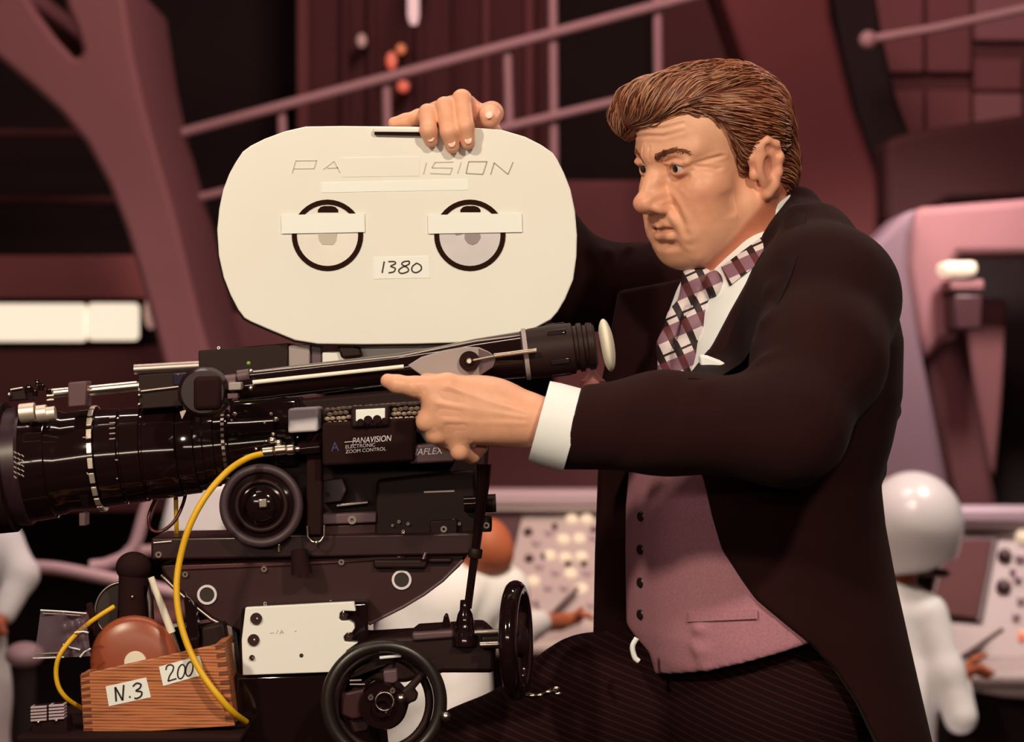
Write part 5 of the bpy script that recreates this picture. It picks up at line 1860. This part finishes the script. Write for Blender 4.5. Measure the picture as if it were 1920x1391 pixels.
ob('finder_tube', G().lathe(P(445, 727, Yv), fd, [(0, S(24, Yv)), (4 * fk, S(30, Yv)), (300 * fk, S(29, Yv)), (380 * fk, S(33, Yv)), (450 * fk, S(40, Yv)), (540 * fk, S(44, Yv))], 48), M_gloss, fc, smooth=40)
cylx('finder_highlight', 474, 717, 757, 687, 4.2, Yv - 0.0245, mat('highlight_cream', tone(246, 226, 190), rough=0.3), r1=3.8)  # cream rod stands in for the highlight along the finder tube
ob('finder_edge', G().tube([P(470, 698, Yv - 0.012), P(752, 668, Yv - 0.012), P(892, 640, Yv - 0.014), P(1000, 627, Yv - 0.016)], 0.0016, 8), M_satin, fc, smooth=60)
e0 = P(985, 664, Yv)
ed = nrm(P(1140, 645, Yv) - e0)
ek = np.linalg.norm(P(1085, 652, Yv) - e0) / 100
S_v = lambda r: S(r, Yv)
ob('eyepiece', G().lathe(e0 - ed * 0.004, ed, [(0, S_v(44)), (18 * ek, S_v(47)), (60 * ek, S_v(49)), (96 * ek, S_v(48)), (98 * ek, S_v(42)), (104 * ek, S_v(42)), (106 * ek, S_v(46)), (114 * ek, S_v(46)),
                                   (116 * ek, S_v(41)), (122 * ek, S_v(41)), (124 * ek, S_v(45)), (134 * ek, S_v(44)), (138 * ek, S_v(38))], 44), M_black, fc, smooth=35)
ob('eyepiece_band', G().ring(e0 - ed * 0.002, ed, S_v(43), S_v(48.5), 0.0055, 44), M_grey, fc, smooth=40)
for k, th in enumerate((-2.7, -1.9, -1.0, 0.4, 1.4, 2.4)):
    a_, b_, _ = frame(ed)
    e1 = math.cos(th) * a_ + math.sin(th) * b_
    ob('grip_rib', G().box(e0 + ed * 62 * ek + S_v(49) * e1, (S_v(36), S_v(10), S_v(4)), np.stack([ed, np.cross(ed, e1), e1], 1)), M_gloss, fc, bevel=0.0008)
cup = P(1138, 647, Yv)
cR = np.stack([nrm((0.97, 0, 0.16)), np.array([0, 1.0, 0]), nrm((-0.16, 0, 0.97))], 1)
ob('eyecup', G().ell(cup, (S_v(14), S_v(46), S_v(50)), cR, 32, 20), M_rubber, fc, smooth=180, label='cream rubber eyecup')
pl = ob('adjust_plate', G().prism([(764, 685), (790, 669), (830, 657), (870, 650), (898, 651), (918, 660), (930, 671), (924, 688), (900, 704), (866, 712), (828, 713), (790, 704)], Yv - 0.036, 0.006), M_grey, fc, bevel=0.0015)
ob('end_segment', G().prism([(897, 653), (917, 661), (929, 671), (923, 687), (899, 702)], Yv - 0.0368, 0.002), M_lav, pl, smooth=0)  # darker segment at the right end of the plate
washer('knob_ring', 880, 677, 9, 19, Yv - 0.044, 0.008, M_matte, pl)
ob('knob_center', G().lathe(P(880, 677, Yv - 0.038), NY, [(0, S_v(9)), (0.008, S_v(8)), (0.012, S_v(4))], 16), M_silver, pl, smooth=40)
ob('knob_lever', G().tube([P(884, 676, Yv - 0.045), P(925, 668, Yv - 0.042)], 0.0016, 8), M_satin, pl, smooth=60)
cylx('focus_rod', 926, 667, 1006, 657, 4.5, Yv - 0.04, M_silver)
ob('focus_knob', G().lathe(P(1112, 728, Yv + 0.03), (0, 0, 1), [(0, S_v(24)), (S_v(14), S_v(24)), (S_v(20), S_v(16)), (S_v(30), S_v(8)), (S_v(34), S_v(5))], 20), mat('pink_rubber', tone(176, 100, 86), rough=0.6), fc, smooth=50)  # shape for an unidentified pink spot, not a known knob

# ---- connectors at the head of the cable
for x, y, w2, h2 in ((502, 848, 12, 9), (526, 845, 12, 10), (545, 844, 8, 11), (558, 842, 4, 6)):
    ob('plug', G().lathe(P(x - w2, y, -0.055), nrm(P(x + 20, y - 2, -0.055) - P(x, y, -0.055)), [(0, S(h2 * 0.8)), (S(3), S(h2)), (S(2 * w2 - 3), S(h2)), (S(2 * w2), S(h2 * 0.8))], 14), M_silver, fc, smooth=30)
for x, y, r in ((510, 826, 9), (522, 830, 8), (512, 814, 5), (517, 786, 6), (508, 776, 4), (440, 776, 5), (428, 780, 4), (480, 842, 4), (499, 827, 3), (558, 820, 3), (496, 793, 3), (434, 788, 3)):
    ob('fitting', G().ell(P(x, y, -0.05), (S(r), S(r), S(r * 0.8)), None, 10, 8), M_silver, fc, smooth=180)
cylx('cable_socket', 560, 842, 600, 838, 12, -0.045, M_gloss)
ob('lens_pointer', G().prism([(337, 772), (350, 767), (346, 776), (341, 786)], -0.10, 0.004), M_silver, fc, smooth=0)
# ---- bridge plate
pb('bridge_plate', 283, 1008, 900, 1050, -0.02, 0.13, mat('bridge_maroon', tone(46, 21, 20), rough=0.3), tilt=10, bevel=0.003)
ob('bridge_edge', G().tube([P(288, 1018, -0.021), P(322, 1015, -0.021)], 0.0014, 6), M_satin, fc, smooth=60)
screw(297, 1040, 6, -0.02, fc)
ob('bridge_stud', G().lathe(P(523, 1034, -0.021), (0, 0, 1), [(0, S(5)), (S(12), S(5)), (S(14), S(3))], 12), M_silver, fc, smooth=40)
for x, y in ((500, 1012), (620, 1008)):
    pass

# ============================================================ geared head
gh = empty('geared_head', (P(600, 1300, 0.03)[0], 0.05, 0.40), 'maroon and black geared head with white plate and two hand wheels', 'tripod head')
arc = [(300, 1058), (350, 1052), (500, 1047), (650, 1040), (866, 1032), (880, 1036), (862, 1062), (830, 1092), (795, 1118), (755, 1142), (715, 1162), (672, 1184), (640, 1192), (470, 1192),
       (430, 1178), (396, 1160), (360, 1132), (326, 1100), (306, 1076)]
crd = ob('cradle', G().prism(arc, -0.005, 0.11), M_maroon, gh, bevel=0.004, smooth=40)
ob('cradle_edge_highlight', G().tube([P(x, y, -0.0065) for x, y in ((302, 1078), (326, 1102), (360, 1133), (396, 1161), (430, 1178))], 0.0026, 8), M_satin, crd, smooth=60)  # bright tubes stand in for the highlight along the cradle's arc
ob('cradle_edge_highlight', G().tube([P(x, y, -0.0065) for x, y in ((868, 1050), (830, 1088), (795, 1114), (755, 1138), (715, 1158), (672, 1180))], 0.0022, 8), M_lav, crd, smooth=60)
ob('cradle_rail', G().prism([(330, 1060), (560, 1052), (760, 1040), (760, 1048), (560, 1060), (330, 1069)], -0.008, 0.01), mat('rail_maroon', tone(80, 36, 33), rough=0.35), crd, bevel=0.001)
for x, y, f in ((388, 1115, 0), (753, 1087, 1)):
    washer('bushing', x, y, 14, 18.5, -0.008, 0.004, M_print, crd)
    ob('bushing_bore', G().lathe(P(x, y, -0.0058), NY, [(0, S(14)), (0.001, S(14))], 24), M_ink, crd, smooth=0)
for x, y in ((347, 1077), (495, 1067), (640, 1054)):
    screw(x, y, 5.5, -0.008, crd)
for x, y in ((748, 1042), (760, 1058), (497, 1131), (620, 1128)):
    screw(x, y, 3, -0.008, crd)
# sliding stop under the bridge at the right
pb('tilt_stop', 700, 1049, 800, 1066, -0.016, 0.06, M_black, gh, bevel=0.003)
pb('tilt_stop', 800, 1046, 848, 1056, -0.014, 0.05, M_black, gh, bevel=0.003)
ob('stop_pin', G().tube([P(798, 1036, -0.02), P(794, 1048, -0.02)], 0.003, 8), M_silver, gh, smooth=60)
ob('lock_lever', G().tube([P(560, 1030, -0.036), P(566, 1075, -0.036)], [0.010, 0.014], 10), M_matte, gh, smooth=60)
# white plate
wp_px = [(460, 1139), (664, 1128), (667, 1146), (642, 1145), (637, 1150), (636, 1160), (640, 1164), (655, 1164), (664, 1170), (665, 1178), (660, 1186), (650, 1187), (644, 1194), (646, 1203), (671, 1205), (650, 1220), (628, 1260), (455, 1266), (453, 1200)]
wp = ob('white_plate', G().prism(wp_px, -0.062, 0.012), M_panel, gh, bevel=0.0012, smooth=0, label='white front plate')
ob('plate_block', G().prism([(452, 1140), (690, 1128), (690, 1262), (446, 1270)], -0.050, 0.12), M_gloss, gh, bevel=0.004, smooth=40)
for x, y, r in ((480, 1160, 11), (475, 1200, 11), (472, 1233, 5)):
    disc('plate_screw', x, y, r, -0.0655, 0.004, M_maroon, wp, 20)
    ob('screw_glint', G().ell(P(x + 2, y, -0.066), S(r * 0.25)), M_silver, wp, smooth=180)
disc('plate_hole', 565, 1229, 4, -0.0625, 0.002, M_ink, wp, 14)
for x, y in ((645, 1153), (655, 1192)):
    ob('bolt', G().lathe(P(x, y, -0.052), NY, [(0, S(9)), (0.005, S(9)), (0.007, S(6))], 6), M_maroon, gh, smooth=0)
    ob('bolt_glint', G().ell(P(x - 1, y - 4, -0.0595), (0.0018, 0.0015, 0.004)), M_silver, gh, smooth=180)
strokes('worn_lettering', [[(506, 1187), (514, 1186)], [(518, 1188), (521, 1181)], [(524, 1189), (528, 1181)], [(528, 1181), (532, 1188)], [(526, 1186), (531, 1185)], [(552, 1184), (556, 1182)]], -0.0622, 1.2, M_faint, wp)
# base and column
ob('base', G().prism([(436, 1262), (640, 1256), (700, 1280), (720, 1460), (430, 1460)], -0.055, 0.16), M_gloss, gh, bevel=0.008, smooth=40)
ob('column', G().lathe((P(580, 1400, 0.03)[0], 0.03, 0.40), (0, 0, 1), [(0, 0.26), (0.03, 0.25), (0.06, 0.10), (0.55, 0.08), (P(580, 1430, 0)[2] - 0.40, 0.08)], 32), M_black, gh, smooth=40)
ob('mount_arm', G().prism([(300, 1180), (450, 1160), (450, 1290), (440, 1300), (300, 1230)], 0.06, 0.06), M_gloss, gh, bevel=0.006, smooth=40)
ob('side_bar', G().prism([(430, 1206), (438, 1206), (446, 1272), (438, 1274)], -0.03, 0.01), M_grey, gh, bevel=0.001)
ob('side_bar', G().prism([(415, 1168), (434, 1176), (440, 1200), (426, 1200)], -0.01, 0.02), M_grey, gh, bevel=0.001)
# gear case at right
ob('gear_case', G().prism([(640, 1200), (770, 1192), (780, 1184), (905, 1176), (930, 1200), (928, 1262), (830, 1262), (760, 1280), (660, 1280)], -0.03, 0.10), M_black, gh, bevel=0.006, smooth=40)
ob('case_rail', G().prism([(772, 1186), (850, 1181), (850, 1196), (774, 1202)], -0.036, 0.02), M_lav, gh, bevel=0.003)
ob('lock_wing', G().prism([(812, 1180), (828, 1176), (832, 1156), (836, 1150), (840, 1152), (846, 1174), (860, 1178), (856, 1184), (812, 1186)], -0.02, 0.012), M_gloss, gh, bevel=0.002)
ob('handle_socket', G().lathe(P(872, 1210, -0.03), (0, 0, 1), [(0, S(24)), (S(22), S(23)), (S(34), S(16)), (S(42), S(17)), (S(58), S(14)), (S(66), S(10)), (S(84), S(9))], 24), M_gloss, gh, smooth=40)
ob('socket_glint', G().ell(P(872, 1176, -0.081), 0.0032), M_silver, gh, smooth=180)
ob('pan_handle', G().tube([P(877, 1140, -0.03), P(885, 1078, -0.03), P(892, 1030, -0.03), P(906, 905, -0.03), P(908, 870, -0.03)], [0.0052, 0.0052, 0.0056, 0.0085, 0.0095], 14), M_gloss, gh, smooth=60)
ob('handle_collar', G().lathe(P(890, 1046, -0.03), nrm(P(892, 1030, -0.03) - P(890, 1046, -0.03)), [(0, 0.008), (0.002, 0.009), (0.010, 0.009), (0.012, 0.008)], 16), M_black, gh, smooth=40)
cylx('wheel_shaft', 890, 1186, 952, 1183, 5, -0.045, M_satin, gh)
cylx('wheel_shaft', 900, 1209, 950, 1207, 6, -0.06, M_silver, gh)
cylx('wheel_shaft', 905, 1199, 962, 1197, 18, -0.03, M_black, gh)
# side hand wheel, seen edge on
wc, wax = P(968, 1201, -0.05), nrm((0.985, -0.16, 0.03))
sw = ob('hand_wheel', G().torus(wc, wax, S(96, -0.05), S(17, -0.05), 64, 16), M_gloss, gh, smooth=180)
ob('wheel_hub', G().lathe(wc - wax * 0.02, wax, [(0, 0.02), (0.03, 0.02), (0.034, 0.015)], 20), M_black, sw, smooth=40)
for k in range(3):
    th = 2 * math.pi * k / 3 + 0.5
    a_, b_, _ = frame(wax)
    ob('spoke', G().tube([wc, wc + S(96, -0.05) * (math.cos(th) * a_ + math.sin(th) * b_)], 0.007, 10), M_black, sw, smooth=60)
ob('crank', G().tube(spline([P(985, 1303, -0.10), P(1005, 1304, -0.10), P(1020, 1299, -0.10), P(1032, 1296, -0.10), P(1044, 1295, -0.10)], 5), [0.0035] * 21, 8), M_gloss, sw, smooth=60)
for x, y in ((998, 1304), (1012, 1303), (1028, 1297), (1043, 1290), (1046, 1300)):
    ob('crank_stud', G().ell(P(x, y, -0.103), (0.0045, 0.003, 0.0022)), M_silver, sw, smooth=180)
# front hand wheel
Yw = -0.16
fw = ob('hand_wheel', G().torus(P(720, 1317, Yw), nrm((0.06, -1, 0.05)), S(106, Yw), S(12.5, Yw), 72, 16), mat('wheel_black', (0.016, 0.010, 0.010), rough=0.33), gh, smooth=180)
ob('wheel_liner', G().torus(P(718, 1317, Yw + 0.03), nrm((0.06, -1, 0.05)), S(88, Yw), S(8, Yw), 64, 12), M_black, fw, smooth=180)
ob('handle_ball', G().ell(P(836, 1343, Yw - 0.01), S(9, Yw)), M_silver, fw, smooth=180)
hubw = ob('wheel_hub', G().lathe(P(721, 1314, Yw + 0.05), NY, [(0, S(44)), (0.04, S(44)), (0.048, S(40)), (0.048, S(20)), (0.056, S(18)), (0.056, S(12)), (0.050, S(12))], 40), M_gloss, fw, smooth=40)
ob('hub_ring', G().torus(P(721, 1315, Yw - 0.005), NY, S(17, Yw), S(1.6, Yw), 36, 8), M_satin, hubw, smooth=180)
for x, y in ((695, 1308), (736, 1295), (727, 1337)):
    screw(x, y, 5, Yw + 0.0, hubw)
arm_px = [(660, 1276), (700, 1264), (738, 1258), (742, 1240), (726, 1228), (700, 1236), (664, 1262), (640, 1300), (650, 1345), (662, 1376), (690, 1372), (700, 1345), (690, 1310)]
ob('wheel_web', G().prism(arm_px, Yw + 0.02, 0.02), M_black, fw, bevel=0.003, smooth=40)
ob('spoke_plate', G().prism([(640, 1300), (690, 1290), (690, 1345), (660, 1350), (638, 1340)], Yw + 0.012, 0.02), M_maroon, fw, bevel=0.003)
ob('clamp_arm', G().prism([(736, 1296), (752, 1296), (764, 1286), (786, 1262), (797, 1266), (792, 1275), (776, 1294), (784, 1302), (781, 1314), (770, 1318), (752, 1332), (738, 1330)], Yw + 0.012, 0.02), M_black, fw, bevel=0.003, smooth=40)
ob('hub_cap', G().prism([(718, 1258), (744, 1255), (746, 1276), (738, 1282), (720, 1280)], Yw + 0.006, 0.02), M_lav, fw, bevel=0.002)
ob('clamp_knob', G().ell(P(752, 1309, Yw + 0.004), 0.006), M_silver, fw, smooth=180)
for (xa, ya, xb, yb_) in ((712, 1233, 752, 1229), (656, 1283, 684, 1283), (656, 1276, 678, 1275)):
    ob('trim_bar', G().tube([P(xa, ya, Yw + 0.008), P(xb, yb_, Yw + 0.008)], 0.0014 if ya > 1270 else 0.0022, 8), M_satin if ya > 1270 else M_panel, fw, smooth=60)
ob('wheel_mount', G().cyl(P(721, 1314, Yw + 0.04), P(721, 1314, 0.03), 0.022), M_black, gh, smooth=40)
# tray that carries the wooden box
ob('accessory_tray', G().slab([P(30, 1380, -0.16), P(452, 1380, -0.16), P(452, 1394, -0.16), P(30, 1394, -0.16)], (0, 0.26, 0)), M_matte, gh, bevel=0.003)
# ============================================================ loose things in front
def wood(name, c1, c2):
    m = mat(name, c1, rough=0.5)
    nt = m.node_tree
    b = nt.nodes['Principled BSDF']
    tc = nt.nodes.new('ShaderNodeTexCoord')
    mp = nt.nodes.new('ShaderNodeMapping')
    mp.inputs['Rotation'].default_value = (0, math.radians(-8), 0)
    mp.inputs['Scale'].default_value = (9, 110, 110)
    nt.links.new(tc.outputs['Object'], mp.inputs['Vector'])
    n = nt.nodes.new('ShaderNodeTexNoise')
    n.inputs['Scale'].default_value = 2.2
    n.inputs['Detail'].default_value = 6
    nt.links.new(mp.outputs['Vector'], n.inputs['Vector'])
    wv = nt.nodes.new('ShaderNodeTexWave')
    wv.bands_direction = 'Z'
    wv.inputs['Scale'].default_value = 0.75
    wv.inputs['Distortion'].default_value = 3.5
    wv.inputs['Detail'].default_value = 3
    nt.links.new(mp.outputs['Vector'], wv.inputs['Vector'])
    ad = nt.nodes.new('ShaderNodeMath')
    ad.operation = 'MULTIPLY_ADD'
    ad.inputs[1].default_value = 0.5
    nt.links.new(wv.outputs['Fac'], ad.inputs[0])
    nt.links.new(n.outputs['Fac'], ad.inputs[2])
    cr = nt.nodes.new('ShaderNodeValToRGB')
    cr.color_ramp.elements[0].position = 0.42
    cr.color_ramp.elements[0].color = (*c2, 1)
    cr.color_ramp.elements[1].position = 0.85
    cr.color_ramp.elements[1].color = (*c1, 1)
    nt.links.new(ad.outputs[0], cr.inputs['Fac'])
    nt.links.new(cr.outputs['Color'], b.inputs['Base Color'])
    return m


M_oak = wood('box_wood', tone(196, 112, 60), tone(118, 56, 28))
M_endgrain = wood('end_grain', tone(120, 58, 30), tone(80, 36, 20))
M_leather = mat('leather_disc', tone(150, 70, 40), rough=0.3, var=(20, 0.08))
Yb = -0.12
box = empty('wooden_box', P(298, 1379, Yb + 0.08), 'open finger-jointed wooden box with handwritten white labels at the lower left', 'box')
fr = [(150, 1265), (420, 1205), (441, 1361), (157, 1379)]
ob('front_board', G().prism(fr, Yb, 0.010), M_oak, box, bevel=0.0012, smooth=0)
ob('back_board', G().prism([(152, 1262), (418, 1206), (438, 1362), (158, 1378)], Yb + 0.15, 0.010), M_oak, box, bevel=0.0012, smooth=0)
ob('side_board', G().prism([(152, 1264), (172, 1260), (178, 1376), (158, 1378)], Yb + 0.010, 0.14), M_oak, box, bevel=0.001, smooth=0)
ob('side_board', G().prism([(400, 1210), (418, 1206), (438, 1361), (420, 1362)], Yb + 0.010, 0.14), M_oak, box, bevel=0.001, smooth=0)
ob('bottom_board', G().prism([(160, 1368), (436, 1352), (438, 1361), (158, 1378)], Yb + 0.010, 0.14), M_oak, box, bevel=0.001, smooth=0)


def lerp2(a, b, t):
    return (a[0] + (b[0] - a[0]) * t, a[1] + (b[1] - a[1]) * t)


for k in range(9):
    t0, t1 = (k + 0.06) / 9 * 0.98, (k + 0.52) / 9 * 0.98
    for A, B_, dx, sl in ((fr[0], fr[3], 17, -0.22), (fr[1], fr[2], -17, -0.22)):
        a, b_ = lerp2(A, B_, t0), lerp2(A, B_, t1)
        s2 = -4 * (1 - t0) if dx > 0 else 4 * (1 - t0)
        q = [a, (a[0] + dx, a[1] + s2), (b_[0] + dx, b_[1] + s2), b_]
        ob('finger_joint', G().prism(q, Yb - 0.0006, 0.006), M_endgrain, box, smooth=0)
n3 = ob('paper_label', G().prism([(198, 1287), (274, 1270), (283, 1307), (204, 1324)], Yb - 0.0008, 0.0007), M_cream2, box, smooth=0)
n2 = ob('paper_label', G().prism([(298, 1250), (374, 1229), (383, 1264), (306, 1286)], Yb - 0.0008, 0.0007), M_cream2, box, smooth=0)
strokes('lettering', [[(218, 1315), (216, 1288)], [(216, 1288), (230, 1313)], [(230, 1313), (232, 1284)], [(242, 1307), (245, 1306)],
                      [(249, 1287), (256, 1281), (264, 1283), (262, 1290), (255, 1295), (265, 1297), (265, 1304), (258, 1309), (252, 1309)]], Yb - 0.0009, 3.4, M_ink, n3)


def oval(cx_, cy_, a, b, rot):
    return [(cx_ + a * math.cos(t) * math.cos(rot) - b * math.sin(t) * math.sin(rot), cy_ + a * math.cos(t) * math.sin(rot) + b * math.sin(t) * math.cos(rot))
            for t in np.linspace(0, 2 * math.pi, 13)]


strokes('lettering', [[(311, 1256), (313, 1249), (319, 1246), (325, 1249), (324, 1257), (318, 1267), (315, 1277)], [(315, 1277), (331, 1272)], oval(340, 1259, 6.5, 13.5, 0.2), oval(355, 1254, 6.5, 13.5, 0.2),
                      oval(367, 1240, 3.5, 4, 0)], Yb - 0.0009, 2.8, M_ink, n2)
# leather disc in the box
Yd = Yb + 0.05
dk = empty('leather_case', P(250, 1318, Yd), 'round reddish brown leather case with cream centre standing in the wooden box', 'case')
ob('shell', G().lathe(P(250, 1240, Yd) + (0, 0.022, 0), nrm((0.0, -1, 0.06)), [(0, S(80)), (0.015, S(82)), (0.021, S(79)), (0.025, S(70)), (0.0275, S(45)), (0.0285, S(20))], 48), M_leather, dk, smooth=50)
ob('centre_label', G().lathe(P(254, 1242, Yd - 0.006), NY, [(0, S(21)), (0.002, S(20))], 24), M_rubber, dk, smooth=40)
# dark hoop, ball-topped stem and clip behind
Yk = Yb + 0.09
hp2 = empty('ball_top_stem', P(252, 1240, Yk), 'black ball on a dark stem rising behind the leather case', 'knob')  # plain black ball on a stem, gives no light
ob('ball', G().ell(P(250, 1063, Yk), (S(33, Yk), S(33, Yk), S(29, Yk))), M_matte, hp2, smooth=180)
ob('stem', G().tube([P(252, 1080, Yk), P(248, 1120, Yk), P(246, 1250, Yk)], [0.020, 0.018, 0.020], 16), M_matte, hp2, smooth=60)
ob('brass_pin', G().ell(P(248, 1119, Yk - 0.02), 0.0022), mat('brass', (0.7, 0.4, 0.12), rough=0.3, metal=1.0), hp2, smooth=180)
t = empty('reel', P(235, 1225, Yk + 0.02), 'dark thin-rimmed reel behind the leather case', 'reel')
ob('rim', G().torus(P(232, 1145, Yk + 0.03), NY, S(54, Yk), 0.0016, 48, 8), M_satin, t, smooth=180)
ob('disc', G().lathe(P(232, 1145, Yk + 0.035), NY, [(0, S(53)), (0.004, S(53))], 40), M_ink, t, smooth=40)
ob('support', G().tube([P(270, 1085, Yk + 0.02), P(280, 1130, Yk + 0.02), P(284, 1250, Yk + 0.02)], 0.006, 10), M_satin, t, smooth=60)
t = empty('clip', P(176, 1240, Yk - 0.03), 'black upright clip left of the leather case', 'clip')
ob('blade', G().prism([(160, 1132), (172, 1129), (189, 1192), (196, 1240), (180, 1240), (176, 1196)], Yk - 0.03, 0.008), M_matte, t, bevel=0.002)
ob('rivet', G().ell(P(184, 1191, Yk - 0.031), 0.0016), M_silver, t, smooth=180)
t = empty('marking_stick', P(330, 1215, Yk - 0.03), 'cream stick with metal tip leaning in the wooden box', 'stick')
ob('shaft', G().cyl(P(283, 1082, Yk - 0.03), P(322, 1186, Yk - 0.03), 0.0042, 0.0052, 12), M_rubber, t, smooth=40)
ob('tip', G().cyl(P(322, 1186, Yk - 0.03), P(336, 1222, Yk - 0.03), 0.0036, 0.0022, 12), M_silver, t, smooth=40)
t = empty('spring_clamp', P(360, 1220, Yk - 0.01), 'black spring clamp in the right end of the wooden box', 'clamp')
ob('jaw', G().prism([(344, 1120), (352, 1116), (366, 1140), (374, 1190), (372, 1240), (340, 1240), (350, 1180)], Yk - 0.01, 0.02), M_gloss, t, bevel=0.002, smooth=40)
ob('jaw', G().prism([(376, 1176), (420, 1166), (426, 1196), (424, 1240), (374, 1240)], Yk, 0.03), M_black, t, bevel=0.004, smooth=40)
ob('pin', G().tube([P(346, 1102, Yk - 0.012), P(350, 1117, Yk - 0.012), P(357, 1122, Yk - 0.012)], 0.0016, 6), M_silver, t, smooth=60)
# plastic bag
M_bag = mat('clear_plastic', tone(140, 108, 108), rough=0.12, spec=0.6)
M_bag.node_tree.nodes['Principled BSDF'].inputs['Alpha'].default_value = 0.3
nu, nv = 26, 20
Lb, Rb = [(76, 1144), (70, 1190), (62, 1236)], [(160, 1150), (166, 1196), (170, 1230)]
br = np.random.default_rng(2)
vs_, fs_ = [], []
ph = br.uniform(0, 6, 6)
for i in range(nv):
    for j in range(nu):
        u_, v_ = j / (nu - 1), i / (nv - 1)
        xl, yl = np.interp(v_, [0, 0.5, 1], [q[0] for q in Lb]), np.interp(v_, [0, 0.5, 1], [q[1] for q in Lb])
        xr, yr = np.interp(v_, [0, 0.5, 1], [q[0] for q in Rb]), np.interp(v_, [0, 0.5, 1], [q[1] for q in Rb])
        d = 0.003 * math.sin(7 * u_ + 3 * v_ + ph[0]) + 0.004 * math.sin(15 * u_ * u_ - 5 * v_ + ph[1]) * u_ + 0.002 * math.sin(22 * v_ + 9 * u_ + ph[2]) * (u_ > 0.5)
        vs_.append(P(xl + (xr - xl) * u_, yl + (yr - yl) * u_, Yb + 0.02 + d))
for i in range(nv - 1):
    for j in range(nu - 1):
        a = i * nu + j
        fs_.append((a, a + 1, a + nu + 1, a + nu))
vs2 = [np.array(p) + (0, 0.0015, 0) for p in vs_]
N = nu * nv
fs_ += [tuple(N + q for q in f[::-1]) for f in fs_[:]]
g = G().add(list(vs_) + vs2, fs_)
bag = empty('plastic_bag', P(120, 1236, Yb + 0.02), 'small clear plastic bag hanging beside the wooden box', 'bag')
ob('film', g, M_bag, bag, smooth=80)
for yy, x0, x1, dy in ((1144, 76, 162, 6), (1150, 80, 150, 4), (1234, 62, 120, -2), (1226, 66, 110, -2)):
    ob('seam', G().tube([P(x0, yy, Yb + 0.018), P((x0 + x1) / 2, yy + dy * 0.4, Yb + 0.018), P(x1, yy + dy, Yb + 0.018)], 0.0011, 6), M_cream2 if yy in (1144, 1234) else M_grey, bag, smooth=60)
for pts in ([(118, 1208), (132, 1214), (150, 1218)], [(140, 1186), (156, 1184), (166, 1186)], [(150, 1232), (158, 1222), (170, 1216)]):
    ob('crease', G().tube([P(x, y, Yb + 0.016) for x, y in pts], 0.0012, 6), M_cream2, bag, smooth=60)
# cables
g = G().tube(spline([P(x, y, Y) for x, y, Y in ((494, 850, -0.055), (462, 860, -0.075), (425, 885, -0.10), (386, 930, -0.115), (356, 985, -0.12), (338, 1045, -0.12), (331, 1100, -0.125), (336, 1155, -0.13), (352, 1210, -0.135),
                  (378, 1262, -0.14), (412, 1308, -0.142), (440, 1338, -0.13), (462, 1354, -0.10))], 8), S(6.2, -0.1), 12)
props(ob('yellow_cable', g, M_yellow, smooth=180), 'thick yellow cable looping from the lens plugs down across the wooden box', 'cable')
g = G().tube(spline([P(x, y, Y) for x, y, Y in ((214, 1137, -0.05), (190, 1152, -0.06), (162, 1172, -0.08), (134, 1198, -0.105), (112, 1228, -0.115), (105, 1258, -0.115), (110, 1288, -0.115), (126, 1310, -0.11), (150, 1326, -0.09), (162, 1332, -0.075))], 8), S(4.6, -0.1), 10)
props(ob('yellow_cable', g, M_yellow, smooth=180), 'thin yellow cable curling round the plastic bag left of the wooden box', 'cable')
g = G().tube(spline([P(x, y, Y) for x, y, Y in ((329, 900, 0.06), (330, 950, 0.04), (331, 1000, 0.05), (330, 1040, 0.11))], 8), S(4.2, 0.05), 10)
props(ob('yellow_cable', g, M_yellow, smooth=180), 'short straight yellow cable hanging below the lens barrel', 'cable')
M_wire = mat('dark_red_wire', tone(74, 22, 22), rough=0.35)
g = G().tube(spline([P(x, y, Y) for x, y, Y in ((312, 905, 0.05), (292, 935, 0.04), (279, 968, 0.03), (283, 992, 0.03), (302, 996, 0.03), (326, 978, 0.03), (343, 945, 0.04), (352, 905, 0.05))], 8), S(3.4, 0.04), 10)
props(ob('wire_loop', g, M_wire, smooth=180), 'dark red wire loop hanging under the lens barrel', 'cable')
# ribbed terminal at the lower left
Ye = -0.13
t = empty('terminal_block', P(92, 1380, Ye + 0.02), 'small silver ribbed terminal block in front of the wooden box, lower left corner', 'connector')
ob('base', G().prism([(60, 1352), (124, 1346), (128, 1380), (58, 1380)], Ye, 0.04), M_matte, t, bevel=0.002)
for x0, x1, dy in ((57, 87, 0), (91, 120, -3)):
    for k in range(5):
        ob('rib', G().prism([(x0, 1325 + k * 6 + dy), (x1, 1323 + k * 6 + dy), (x1, 1327 + k * 6 + dy), (x0, 1329 + k * 6 + dy)], Ye - 0.004, 0.02), M_console2, t, bevel=0.0005)
    ob('lug', G().ell(P((x0 + x1) / 2, 1354 + dy, Ye - 0.004), 0.0022), M_silver, t, smooth=180)
ob('core', G().prism([(60, 1324), (118, 1319), (120, 1352), (60, 1356)], Ye + 0.0, 0.02), M_matte, t, bevel=0.001)
